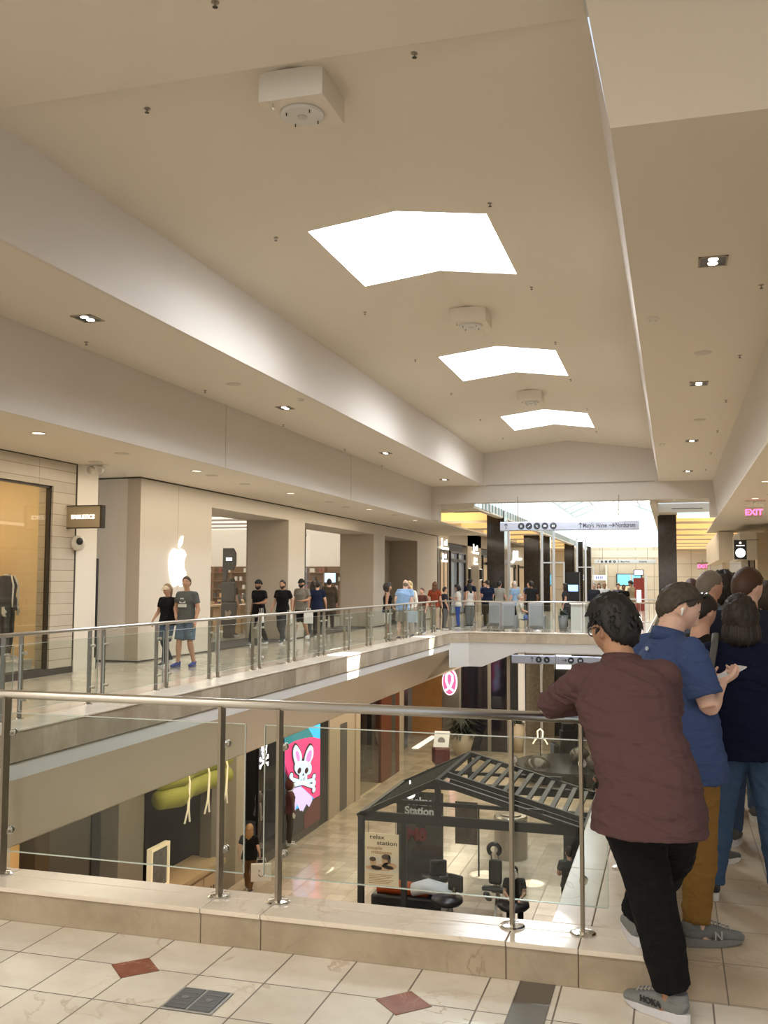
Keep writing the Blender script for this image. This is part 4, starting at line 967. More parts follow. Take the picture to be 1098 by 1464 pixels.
    em = mat('eye_white', (.75, .72, .68), .3); ey = MB()
    for sg in (-1, 1): ey.ball(pos(sg*.38, .05, -.006), .0115, 12, 8)
    eo = ey.build('eyes', em, root, smooth=True)
    ir = MB()
    for sg in (-1, 1): ir.ball(pos(sg*.38, .05, .0015), (.0058, .0045, .0058), 10, 6)
    ir.build('iris', mat('iris_dark', (.03, .02, .012), .2), eo, smooth=True)
    br = MB()
    for sg in (-1, 1): br.tube([pos(sg*.16, .25, .003), pos(sg*.36, .30, .004), pos(sg*.58, .24, .003)], [.003, .0038, .002], 6)
    br.build('eyebrows', mat('hair_%02d%02d%02d' % tuple(int(c*99) for c in hairc), hairc, .6), root, smooth=True)
    mo = MB(); mo.tube([pos(-.24, -.48, .0005), pos(-.1, -.465, .003), pos(0, -.48, .003), pos(.1, -.465, .003), pos(.24, -.48, .0005)], [.002, .0042, .0045, .0042, .002], 6)
    mo.build('lips', mat('lips_'+skin, tuple(c*m for c, m in zip(SKIN[skin], (.85, .6, .6))), .45), root, smooth=True)
    # ---- hair
    hm = mat('hair_%02d%02d%02d' % tuple(int(c*99) for c in hairc), hairc, .7, spec=.05 if max(hairc) < .03 else .18, bump=.9, bscale=120, mottle=.45, mscale=70)
    HN, HM_ = (72, 52) if hero else (32, 24)
    if hair != 'bald' and hat != 'turban':
        th = {'short': .013, 'buzz': .005, 'thick': .024, 'bob': .028, 'long': .024, 'bun': .016, 'pony': .018, 'curly': .045, 'fringe': .006}[hair]
        rough = {'thick': .005, 'curly': .016, 'bob': .006, 'long': .005}.get(hair, .0035)
        seed = Vector((hash(label) % 97*.37 if False else len(label)*.37, 1.3, 2.1))
        def hfn(d):
            p = head_r(d, female)
            f = d.z*1.0-d.y*.95+(.24 if hair == 'buzz' else .16)+(.14 if hero else .07)*noise.noise(d*(26 if hero else 14)+seed)
            if hair == 'fringe': f = min(f, (.42-d.z)*2.2, (.25-d.y)*3)            # balding crown
            if d.y > .1 and abs(d.x) > .5: f -= .25*sstep(.2, .6, -d.z+.2)
            if hair in ('bob', 'long', 'curly'): f = max(f, .55*sstep(.3, -.25, d.y)*(1 if d.z > -.85 else 0)-.1)
            if abs(d.x) > .5 and hair not in ('bob', 'long', 'curly'): f -= .50*exp(-((d.y+.02)/.22)**2-((d.z+.14)/.28)**2)
            t = sstep(-.02, .26, f)
            nz = noise.noise(Vector((d.x*7, d.y*7, d.z*4))+seed)+.6*noise.noise(d*17+seed)
            amt = -.012+(th+.012+rough*nz*1.6)*t
            if hair == 'thick': amt += .012*t*sstep(.2, .9, d.z)
            return hp(p+d*amt)
        vs, fs = sphere_mesh(hfn, HN, HM_); H = MB(); H.add(vs, fs)
        if hair in ('bob', 'long'):
            ln = .10 if hair == 'bob' else .28
            for k in range(26 if hero else 15):
                a = radians(-205+230*k/(25 if hero else 14)); x, y = cos(a), sin(a)
                rr = .086+.012*noise.noise(Vector((k*1.7, 3, 0))); 
                p0 = hp(Vector((x*.070, y*.085-.008, .02))); p1 = hp(Vector((x*rr, y*(rr+.012)-.012, -.07)))
                p2 = p1+Vector((x*(-.012), y*.0-.008, -ln*(.85+.3*noise.noise(Vector((k*.9, 0, 5)))))); pm = lerp(p1, p2, .5)+Vector((x*.01, y*.008, 0))
                H.tube([p0, p1, pm, p2], [.018, .021, .017, .005], 7)
        if hair == 'bun': H.ball(hp(Vector((0, -.10, .085))), .036)
        if hair == 'pony': H.tube([hp(Vector((0, -.10, .05))), hp(Vector((0, -.145, .02))), hp(Vector((0, -.13, -.10))), hp(Vector((0, -.12, -.20)))], [.02, .028, .024, .006], 10)
        if hero and hair in ('thick',):
            rnd = random.Random(5)
            for k in range(130):
                a = rnd.uniform(0, 2*pi); z = rnd.uniform(-.15, .97); d = Vector((cos(a)*sqrt(1-z*z), sin(a)*sqrt(1-z*z), z))
                if d.z-d.y*.95 < .05: continue
                p = hp(head_r(d)+d*(th-.004)); dr = (R @ (d+Vector((rnd.uniform(-.4, .4), rnd.uniform(.0, .5), -.9))-d*.35)).normalized()
                H.tube([p, p+dr*.016, p+dr*.030+Vector((0, 0, -.004))], [.009, .007, .0012], 5)
        H.build('hair', hm, root, smooth=True)
    if beard:
        def bfn(d):
            p = head_r(d, female); f = min((-.40-d.z+.35*max(0, abs(d.x)-.35))*3, (d.y+.35)*2)
            if abs(d.x) < .22 and -.57 < d.z < -.41: f = -1
            if abs(d.x) < .28 and d.z > -.41: f = .3 if d.z < -.34 and abs(d.x) < .22 else -1
            return hp(p+d*(-.008+(beard+.008)*sstep(0, .5, f)))
        vs, fs = sphere_mesh(bfn, HN, HM_); H = MB(); H.add(vs, fs); H.build('beard', mat('beard_dark', (.012, .009, .007), .7, bump=.8, bscale=150), root, smooth=True)
    if hat:
        hc = cloth('hat_%02d%02d%02d' % tuple(int(c*99) for c in hatc), hatc)
        def cfn(d):
            p = head_r(d, female); t = sstep(.12, .22, d.z+(-.10*d.y if hat == 'turban' else 0)+(.1 if hat == 'turban' and d.y < 0 else 0))
            return hp(p+d*(-.01+(.032 if hat == 'turban' else .024)*t))
        vs, fs = sphere_mesh(cfn, 32, 24); H = MB(); H.add(vs, fs)
        if hat == 'cap':
            pp = []
            for i in range(9):
                a = radians(20+140*i/8); pp.append((cos(a), sin(a)))
            vs = [hp(Vector((c*.078, s_*.098, .032))) for c, s_ in pp]+[hp(Vector((c*.082, .075+s_*.095, .012))) for c, s_ in pp]
            vs += [v-Vector((0, 0, .006)) for v in vs]
            n = 9; fs = [(i, i+1, n+i+1, n+i) for i in range(n-1)]+[(2*n+i, 3*n+i, 3*n+i+1, 2*n+i+1) for i in range(n-1)]+[(n+i, n+i+1, 3*n+i+1, 3*n+i) for i in range(n-1)]
            H.add(vs, fs)
        H.build('cap' if hat == 'cap' else 'turban', hc, root, smooth=True)
    # ---- top
    if top:
        tm = cloth('fabric_%02d%02d%02d' % tuple(int(c*99) for c in topc), topc, wrinkle=.75 if hero else .4)
        g = .014*loose; T = MB(); pts, pr, ax = torso(T, g)
        hz = hem  # hem height for a standing figure, relative to pelvis
        low = V['pelvis']+Vector((0, 0, hem-.96)); pts = [low, lerp(low, pts[1], .5)]+pts[1:]; ax = [ax[0], ax[0]]+ax[1:]
        wh, dh = pr[1]; pr = [(wh+.026*loose, dh+.030*loose), (wh+.022*loose, dh+.024*loose), (wh+.010, dh+.010)]+[(a+.004*loose, c+.006*loose) for a, c in pr[2:]]
        if top == 'tank': pts = pts[:-2]; pr = pr[:-2]; ax = ax[:-2]
        loft(T, pts, pr, ax)
        if top != 'tank':
            T.tube([lerp(V['chest'], nk, .70), lerp(V['chest'], nk, .98)], [.098, .066*min(b, 1.15)], 16)
        else:
            for sd in ('L', 'R'):
                sh = V['sh'+sd]; T.tube([lerp(V['chest'], sh, .5)+Vector((0, .085, .0)), lerp(nk, sh, .52)+Vector((0, .03, .012)), lerp(nk, sh, .52)+Vector((0, -.04, .01)), lerp(V['chest'], sh, .5)+Vector((0, -.085, .0))], .022, 8)
        if collar:
            c0 = lerp(V['chest'], nk, .96); tl = (nk-V['chest']).normalized(); prof = [(.070, -.020), (.066, .030), (.073, .036), (.084, .006), (.094, -.022), (.088, -.024)]
            CM = MB(); n = 32; vs = []; fs = []
            for r_, z_ in prof:
                for k in range(n):
                    a = 2*pi*k/n; vs.append(c0+Vector((r_*cos(a)*min(b, 1.12), r_*sin(a)*.98, z_-.020*sin(a)-.004*(z_ < 0)*sin(3*a)))+tl*0)
            for i in range(len(prof)-1):
                for k in range(n): fs.append((i*n+k, i*n+(k+1) % n, (i+1)*n+(k+1) % n, (i+1)*n+k))
            CM.add(vs, fs); CM.build('collar', tm, root, smooth=True)
        for sd in ('L', 'R'):
            sh, el, ha = V['sh'+sd], V['el'+sd], V['ha'+sd]
            if top != 'tank':
                T.tube([lerp(V['chest'], nk, .72), lerp(lerp(V['chest'], nk, .74), sh, .6), sh], [.066*b, .068*hf, .066*hf*b], 12)
                T.ball(sh, .0665*hf*b)
                dn = (el-sh).normalized(); T.tube([sh-Vector((sh.x*.30, 0, .07)), sh+dn*.05], [.075*b, .068*hf*b], 12)
                if top in ('tee', 'polo'):
                    e = lerp(sh, el, sleeve); fl = 1.12 if loose > 1 else 1.0
                    T.tube([sh, lerp(sh, e, .5), e], [.067*hf*b, .066*hf*b*fl, .064*hf*b*fl], 14)
                else:
                    T.tube([sh, lerp(sh, el, .5), el], [.066*hf*b, .062*hf*b, .054*hf*b], 14)
                    T.tube([lerp(sh, el, .93), el, lerp(el, ha, .5), lerp(el, ha, .9)], [.054*hf*b, .055*hf*b, .047*hf, .038*hf], 14)
        bake(T, 'shirt', tm, root, max(vox*.8, .008) if not hero else .007, 5 if not hero else 4, wr=.0065 if hero else .004, seed=len(label)*.3)
    # ---- bottom
    if bottom:
        bmn = cloth('fabric_%02d%02d%02d' % tuple(int(c*99) for c in botc), botc, wrinkle=.8 if hero else .4)
        T = MB(); g = .012
        pts = [V['pelvis']+Vector((0, 0, -.11)), V['pelvis'], lerp(V['pelvis'], V['waist'], .35)]
        loft(T, pts, [(.145+g, .11+g), (.168+g, .117*b+g), (.156*b+g, .108*b+g)], [hipax]*3)
        for sd in ('L', 'R'):
            hip, kn, an = V['hip'+sd], V['knee'+sd], V['ank'+sd]
            if bottom == 'trousers':
                end = an+Vector((0, 0, botlen-.06)); k = baggy
                T.tube([hip, lerp(hip, kn, .33), lerp(hip, kn, .7), kn, lerp(kn, end, .35), lerp(kn, end, .7), end], [.088*b, .098*b*k**.5, .080*k, .072*k, .070*k, .062*k, .058*k], 16)
            else:
                e = lerp(hip, kn, .92 if botlen < .5 else .55); T.tube([hip, lerp(hip, e, .5), e], [.105*b, .104*b, .094*b], 16)
        bake(T, 'trousers' if bottom == 'trousers' else 'shorts', bmn, root, max(vox*.8, .008) if not hero else .008, 5, wr=.006 if hero else .004, sc=(8, 8, 6), seed=len(label)*.7)
        if legsk:
            T = MB()
            for sd in ('L', 'R'):
                hip, kn, an = V['hip'+sd], V['knee'+sd], V['ank'+sd]
                T.tube([lerp(hip, kn, .8), kn, lerp(kn, an, .3), an], [.064, .060, .066, .043], 12)
            bake(T, 'leggings', cloth('leggings_%02d' % int(legsk[0]*99), legsk), root, vox, 2)
    # ---- shoes
    smt = mat('shoe_%02d%02d%02d' % tuple(int(c*99) for c in shoe), shoe, .75, bump=.5, bscale=160)
    slm = mat('sole_%02d%02d%02d' % tuple(int(c*99) for c in sole), sole, .6)
    for sd in ('L', 'R'):
        an = V['ank'+sd]; tv = V['toe'+sd].normalized(); lat = Vector((tv.y, -tv.x, 0)).normalized(); q = (1.14 if hero else 1.)*(.93 if female else 1.)
        T = MB(); z = an.z-.085
        base = Vector((an.x, an.y, z)); U = Vector((0, 0, 1)) if abs(tv.z) < .05 else lat.cross(tv).normalized()
        U = -U if U.z < 0 else U
        def q3(f, u): return base+tv*f*q+U*u
        T.tube([q3(-.055, .055), q3(-.035, .066), q3(.02, .064), q3(.08, .052), q3(.14, .042), q3(.185, .036), q3(.200, .032)], [(.022, .030), (.036, .044), (.040, .046), (.044, .036), (.046, .026), (.036, .020), (.014, .010)], 14, lat=lat)
        T.tube([q3(-.015, .085), q3(-.018, .118)], [(.043, .052), (.041, .048)], 14, lat=lat)
        so = bake(T, 'shoe', smt, root, .011 if not hero else .006, 2)
        T = MB(); n = 20; top_ = []; bot = []
        for i in range(n):
            a = 2*pi*i/n; f = cos(a); w = sin(a); ff = .067+f*.138; ww = w*(.047 if f > 0 else .040)
            top_.append(q3(ff, .034+.010*(1 if f < -.5 else 0))+lat*ww*1.04); bot.append(q3(ff*.985, .0+(.014*max(0, f)**3))+lat*ww*.96)
        T.add(bot+top_, [tuple(range(n))[::-1], tuple(range(n, 2*n))]+[(i, (i+1) % n, n+(i+1) % n, n+i) for i in range(n)])
        T.build('sole', slm, so, smooth=False, bevel=.004 if hero else 0)
        if hero:
            T = MB()
            for k in range(5):
                f = .065+k*.017; T.tube([q3(f, .101-k*.0068)-lat*.024, q3(f+.004, .110-k*.0068), q3(f, .101-k*.0068)+lat*.024], .0028, 6)
            T.build('laces', mat('lace_grey', (.35, .36, .37), .8), so, smooth=True)
    return root
# ---------------------------------------------------------------- lower level, shops on the left
GYP = mat('lower_grey_glass', (.075, .068, .056), .18, spec=.6); GYL = mat('lower_taupe_panel', (.20, .175, .135), .45)
BGE = mat('lower_beige_pier', (.44, .375, .285), .6); XW = -10.85
def lw(y0, y1, name, m_, z0=LOW, z1=-1.46, d=.3, x=XW): return struct(MB().box(x-d, x, y0, y1, z0, z1), name, m_)
BRN = mat('lower_brown_glass', (.10, .075, .045), .2, spec=.6)
lw(-4, 14.5, 'wall_lower_left', BGE); lw(15.6, 17.9, 'wall_lower_left', GYP); lw(15.62, 17.88, 'wall_lower_left', BRN, z1=-4.55, d=.2, x=XW+.02); lw(17.9, 18.95, 'wall_lower_left', GYL)
lw(16.9, 17.2, 'trim_14', BLACK, x=XW+.03, d=.05)
lw(22.1, 22.75, 'wall_lower_left', GYL); lw(22.75, 23.5, 'wall_lower_left', mat('lower_ribbed', (.26, .22, .165), .5)); lw(23.5, 24.0, 'wall_lower_left', BGE)
lw(29.62, 30.5, 'wall_lower_left', BLACK); lw(30.5, 31.7, 'wall_lower_left', BGE); lw(31.7, 32.45, 'door_2', mat('door_grey', (.10, .095, .085), .4), z1=-3.1); lw(31.7, 32.45, 'lintel_lower', BGE, z0=-3.1); lw(32.45, 33.8, 'wall_lower_left', BGE)
struct(MB().box(XW-.3, XW+.05, 30.5, 31.0, LOW, -1.46).box(XW-.3, XW+.05, 33.3, 33.8, LOW, -1.46), 'pier_lower', BGE)
lw(33.8, 36.6, 'window_13', SHOPG, d=.02, x=XW-.05); lw(33.8, 36.6, 'floor_shop_lit', mat('lit_stone', (.7, .58, .4), .3), z1=LOW+.02, d=4.5)
lw(33.8, 45, 'wall_shop_inner', mat('shop_inner_tan', (.34, .26, .17), .6), x=XW-3, d=.2)
ORW = mat('orange_panel', (.12, .035, .012), .4); WOOD = mat('wood_wall', (.36, .17, .045), .45, mottle=.18, mscale=3)
lw(36.6, 38.0, 'panel_orange', ORW); lw(38.0, 38.6, 'wall_lower_left', GYP); lw(38.6, 39.2, 'panel_orange', ORW)
lw(39.2, 45., 'wall_lower_inner', BLACK, x=XW-1.2, d=.2); lw(41.5, 43.2, 'wall_lower_left', BGE, x=XW-.9, d=.1)
struct(MB().box(-12.75, -11.2, 48.4, 48.6, LOW, -1.4), 'wall_wood', WOOD)
struct(MB().box(-11.2, -9.4, 48.5, 48.7, LOW, -1.4), 'wall_sign_panel', GYL)
struct(MB().box(-14.9, -12.9, 50, 50.2, LOW, -1.4), 'wall_lower_back', BGE)
struct(MB().box(-9.35, -9.2, 47.9, 48.5, LOW, -1.4), 'trim_15', mat('bright_steel', (.78, .80, .84), .3, .6))
o = MB(); 
ls = empty('round_sign', (-10.78, 48.3, -3.27), 0, 'lit oval pink and white emblem sign on the taupe wall of the lower level', 'sign')
MB().tube([(0, 0, 0), (0, .12, 0)], [(.38, .66)]*2, 40, lat=(1, 0, 0)).build('rim', mat('sign_rim_white', (.9, .85, .85), .4, emit=(1, .9, .9), estr=1.), ls)
MB().tube([(0, -.03, 0), (0, .0, 0)], [(.33, .60)]*2, 40, lat=(1, 0, 0)).build('disc', glow('sign_crimson', (.95, .08, .2), 1.4), ls)
m = MB(); m.tube([(-.20, -.05, -.42), (-.02, -.05, -.30), (-.16, -.05, .05), (-.15, -.05, .35), (0, -.05, .46), (.15, -.05, .35), (.16, -.05, .05), (.02, -.05, -.30), (.20, -.05, -.42)], .055, 8)
m.build('emblem', glow('logo_white', (1, 1, 1), 1.5), ls)
# window display with the rolled green awning quilts and the low cabinet
struct(MB().box(-13, -12.9, 18.9, 22.2, LOW, -1.46).box(-13, XW, 18.9, 18.95, LOW, -1.46), 'wall_window_back', mat('bronze_backdrop', (.13, .095, .055), .6, spec=.2))
GRN = mat('olive_quilt', (.30, .30, .045), .7, bump=.3, bscale=20)
q = empty('rolled_cushions', (-10.6, 20.6, -3.02), 0, 'two olive green rolled cushions strapped along the top of the shop window', 'cushion')
for dz, r_ in ((.06, .25), (.46, .24)):
    pts_ = [(0+.1*sin(k*.9), -1.55+k*.345, dz+.02*sin(k*2.1)) for k in range(10)]
    MB().tube(pts_, [r_*.8]+[r_*(1+.06*sin(k*1.7)) for k in range(8)]+[r_*.8], 16).build('roll', GRN, q, smooth=True)
for k in range(3):
    y = -.85+k*.95; m = MB()
    for s_ in (-.02, .02): m.tube([(.25, y, .85), (.36, y+.02, .35), (.33, y+.03+s_, -.25), (.30, y+.04+s_*6, -.55)], .022, 8)
    m.build('strap', mat('strap_cream', (.85, .72, .5), .6, emit=(1, .85, .6), estr=.3), q, smooth=True)
cb = empty('window_cabinet', (-10.9, 20.6, LOW), 0, 'low pale wooden cabinet with panel doors inside the lower shop window', 'cabinet')
CW = mat('cabinet_birch', (.46, .34, .20), .5)
MB().box(-.45, .35, -1.6, 1.55, 0, .92).build('carcass', CW, cb); MB().box(-.5, .4, -1.65, 1.6, .92, 1.02).build('cabinet_top', CW, cb)
for k in range(3):
    d = MB().box(.35, .37, -1.5+k*1.02, -.56+k*1.02, .08, .84).build('door', mat('cabinet_door', (.50, .38, .24), .5), cb)
    m = MB(); y = -1.03+k*1.02
    for j_ in range(3): m.box(.37, .375, y-.16+j_*.13, y-.10+j_*.13, .40, .56)
    m.build('stencil', mat('stencil_brown', (.06, .04, .03), .6), d)
fr = empty('framed_picture', (-10.85, 19.55, LOW+1.02), 0, 'pale box frame with a dark grey portrait standing on the low cabinet', 'picture')
m = MB(); m.box(-.06, .06, -.40, -.34, 0, .95).box(-.06, .06, .34, .40, 0, .95).box(-.06, .06, -.34, .34, .88, .95).box(-.06, .06, -.34, .34, 0, .06); m.build('frame', mat('frame_pale', (.8, .66, .42), .5, emit=(1, .8, .5), estr=.35), fr)
MB().box(-.02, .02, -.34, .34, .06, .88).build('print', mat('portrait_print', (.12, .12, .12), .4, mottle=.9, mscale=7), fr)
sc_ = empty('gold_shrub', (-10.95, 15.05, -4.4), 0, 'gold and green striped foliage display lit at the edge of the lower shop', 'display')
MB().box(-.3, .3, -.4, .4, -1.6, 0).build('plinth', BRN, sc_)
m = MB(); leafy(m, (0, .0, 0), 130, .42, .06, 4, 1.0, .03); m.build('foliage', mat('gold_leaf', (.62, .46, .14), .5, emit=(1, .7, .25), estr=.25, mottle=.6, mscale=9), sc_)
struct(MB().box(-14, XW-.3, 15.62, 15.7, LOW, -1.46).box(-14, XW-.3, 22.2, 22.3, LOW, -1.46).box(-14, XW-.3, 29.62, 29.7, LOW, -1.46), 'partition_lower', mat('partition_dark', (.05, .04, .03), .7))
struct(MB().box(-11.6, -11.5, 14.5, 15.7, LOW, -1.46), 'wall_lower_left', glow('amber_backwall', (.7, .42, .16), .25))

# fashion shop with the large picture
struct(MB().box(-14, -13.9, 24, 30, LOW, -1.46).box(-14, XW-.02, 23.95, 24, LOW, -1.46), 'wall_fashion_back', mat('fashion_dark', (.02, .018, .016), .5))
struct(MB().box(-13.9, XW, 24, 29.6, LOW, LOW+.03), 'floor_fashion', mat('fashion_floor', (.20, .19, .17), .3))
struct(MB().box(XW-.6, XW+.02, 25.3, 29.62, LOW, -5.74), 'plinth_fashion', mat('fashion_plinth', (.085, .07, .055), .4))
struct(MB().box(XW-.02, XW-.005, 24.9, 26.75, -5.74, -1.46), 'window_14', glassy('shop_glass_dim', (.8, .8, .8), .06))
struct(MB().box(XW-.05, XW+.02, 24.0, 24.9, -2.6, -1.46).box(XW-.05, XW+.02, 24.86, 24.92, LOW, -1.46), 'lintel_fashion', BLACK)
X_ = -10.80
pic = empty('shop_picture_screen', (X_, 28.1, -4.1), 0, 'large glowing pink picture panel of a rabbit skull over crossed bones beside the fashion shop', 'screen')
def poly(pts, mname, col, st, lay, nm, parent=pic, smoothp=0):
    P = [(y-28.1, z+4.1) for y, z in pts]
    if smoothp: P = smooth_closed(P, smoothp)
    return MB().prism(P, 'x', .0+lay*.006, .004+lay*.006).build(nm, mat(mname, col, .5, emit=col, estr=st*.75), parent)
MB().box(-.10, 0, -1.5, 1.52, -1.66, 2.3).build('casing', BLACK, pic)
poly([(26.61, -1.9), (29.6, -1.9), (29.6, -5.74), (26.7, -5.74)], 'pic_blue', (.05, .50, .95), 1.0, 0, 'sky')
poly([(26.62, -3.4), (26.64, -2.6), (27.3, -2.52), (28.0, -2.62), (28.57, -2.80), (29.1, -3.2), (28.5, -3.4)], 'pic_teal', (.03, .20, .24), 1.0, 1, 'hill', smoothp=0)
poly([(26.62, -3.04), (27.36, -2.99), (28.22, -3.03), (28.9, -3.1), (29.58, -3.25), (29.58, -5.15), (29.28, -5.14), (28.95, -4.93), (27.9, -4.39), (27.05, -4.08), (26.64, -3.76)], 'pic_pink', (.95, .06, .22), 1.0, 2, 'hill_pink')
poly([(26.64, -3.5), (27.05, -4.05), (26.9, -5.74), (26.64, -5.74)], 'pic_dark', (.035, .03, .028), .3, 2, 'shadow_area')
poly([(26.75, -5.0), (29.58, -5.0), (29.58, -5.74), (26.75, -5.74)], 'pic_dark', (.035, .03, .028), .3, 3, 'ground')
poly([(28.2, -5.3), (28.8, -5.1), (29.58, -5.0), (29.58, -5.74), (28.2, -5.74)], 'pic_plum', (.12, .035, .03), .5, 4, 'rocks')
poly([(26.97, -4.09), (27.22, -4.18), (27.99, -4.46), (28.81, -4.89), (28.86, -5.02), (28.59, -5.16), (28.36, -5.01), (28.06, -5.18), (27.91, -5.1), (27.84, -5.12), (27.58, -4.85), (27.29, -5.15), (26.85, -5.05), (26.98, -4.45)], 'pic_lilac', (.68, .56, .90), 1.1, 5, 'mountain')
def grow(pts, k):
    cx = sum(p[0] for p in pts)/len(pts); cz = sum(p[1] for p in pts)/len(pts)
    return [(cx+(y-cx)*(1+k/max(.01, abs(y-cx)+abs(z-cz))*.9), cz+(z-cz)*(1+k/max(.01, abs(y-cx)+abs(z-cz))*.9)) for y, z in pts]
earL = [(27.42, -3.72), (27.2, -3.44), (27.17, -3.22), (27.28, -3.12), (27.40, -3.10), (27.62, -3.23), (27.85, -3.45), (27.86, -3.64), (27.67, -3.7)]
earR = [(28.11, -3.78), (28.1, -3.62), (28.23, -3.45), (28.45, -3.33), (28.63, -3.3), (28.84, -3.43), (28.85, -3.65), (28.69, -3.78), (28.46, -3.9)]
skull = [(27.29, -3.76), (27.33, -3.64), (27.54, -3.62), (27.97, -3.66), (28.46, -3.78), (28.69, -3.91), (28.71, -4.07), (28.56, -4.16), (28.34, -4.16), (28.3, -4.3), (27.73, -4.19), (27.68, -4.04), (27.47, -3.94), (27.34, -3.84)]
inL = [(27.5, -3.58), (27.37, -3.4), (27.36, -3.28), (27.53, -3.31), (27.66, -3.45), (27.67, -3.61)]; inR = [(28.24, -3.71), (28.28, -3.56), (28.45, -3.46), (28.68, -3.46), (28.68, -3.62), (28.51, -3.78)]
OUT = ('pic_outline', (.05, .02, .02), .4); PALE = ('pic_pale', (.62, .74, .92), 1.1); INN = ('pic_orchid', (.72, .28, .70), 1.0)
for e in (earL, earR): poly(grow(e, .09), *OUT, 6, 'outline', smoothp=3)
poly(grow(skull, .09), *OUT, 6, 'outline', smoothp=3)
def bone(a, b, r, g, lay, spec, nm):
    d = Vector((b[0]-a[0], b[1]-a[1])).normalized(); n = Vector((-d.y, d.x)); P = []
    A = Vector(a); B = Vector(b); rr = r+g
    for c, s_ in ((A, -1), (B, 1)):
        for q_ in ((1, 1), (-1, 1)) if s_ < 0 else ((-1, 1), (1, 1)):
            cc = c+n*q_[0]*r*1.5
            for k in range(7):
                t = (-pi*.7+1.4*pi*k/6); v = d*s_*cos(t)*(r*1.35+g)+n*q_[0]*0+n*sin(t)*(r*1.35+g)*(1 if s_ < 0 else -1)*(-1 if False else 1)
                P.append(tuple(cc+v))
    # hull-like order by angle is not needed: build as capsule + knobs
    m = MB(); x = .0+lay*.006
    def disc(c, rad):
        m.prism([(c.x-28.1+rad*1.7*cos(2*pi*k/18), c.y+4.1+rad*sin(2*pi*k/18)) for k in range(18)], 'x', x, x+.004)
    w = n*rr*.8; m.prism([(p.x-28.1, p.y+4.1) for p in (A-w, B-w, B+w, A+w)], 'x', x, x+.004)
    for c in (A, B):
        for q_ in (-1, 1): disc(c+Vector((0, 1))*q_*r*1.15, r*1.15+g)
    return m.build(nm, mat(spec[0], spec[1], .5, emit=spec[1], estr=spec[2]*.75), pic)
for a, b in (((27.05, -4.02), (28.95, -4.62)), ((27.05, -4.10-.12), (28.95, -4.40))):
    bone(a, b, .075, .03, 7, OUT, 'outline'); bone(a, b, .075, 0, 8, PALE, 'bone')
for e in (earL, earR): poly(e, *PALE, 9, 'ear', smoothp=3)
for e in (inL, inR): poly(e, *INN, 10, 'inner_ear', smoothp=3)
poly(skull, *PALE, 9, 'skull', smoothp=3)
for c in ((27.66, -3.895), (28.26, -4.0)): poly([(c[0]+.15*cos(2*pi*k/16), c[1]+.085*sin(2*pi*k/16)) for k in range(16)], *OUT, 10, 'eye_socket')
poly([(27.9, -4.08), (28.02, -4.02), (28.06, -4.11)], *OUT, 10, 'nose')
for k in range(3): poly([(27.83+k*.14, -4.17), (27.85+k*.14, -4.17), (27.85+k*.14, -4.27), (27.83+k*.14, -4.25)], *OUT, 10, 'tooth_gap')
# small white emblem on the shop glass
em_ = empty('shop_emblem', (XW+.03, 25.2, -2.95), 0, 'small white rabbit skull and crossbones emblem on the dark shop window', 'emblem')
m = MB()
for s_ in (-1, 1):
    m.prism([(s_*.10-.07, .04), (s_*.16-.07, .30), (s_*.16, .36), (s_*.16+.07, .30), (s_*.10+.06, .04)], 'x', 0, .01)
m.prism([(-.18, -.02), (-.14, .08), (.14, .08), (.18, -.02), (.10, -.10), (.09, -.17), (-.09, -.17), (-.10, -.10)], 'x', 0, .01)
for a, b in (((-.26, -.16), (.26, -.36)), ((-.26, -.36), (.26, -.16))): m.bar((.005, *a), (.005, *b), .01, .05, up=(0, 0, 1))
for sx in (-.26, .26):
    for sz in (-.13, -.19, -.33, -.39): m.prism([(sx+.045*cos(2*pi*k/10), sz+.03*sin(2*pi*k/10)) for k in range(10)], 'x', 0, .01)
m.build('emblem_shape', glow('emblem_white', (1, 1, 1), 1.6), em_)
m = MB()
for s_ in (-1, 1): m.prism([(s_*.07+.035*cos(2*pi*k/10), .0+.03*sin(2*pi*k/10)) for k in range(10)], 'x', .011, .014)
m.build('eye_sockets', BLACK, em_)
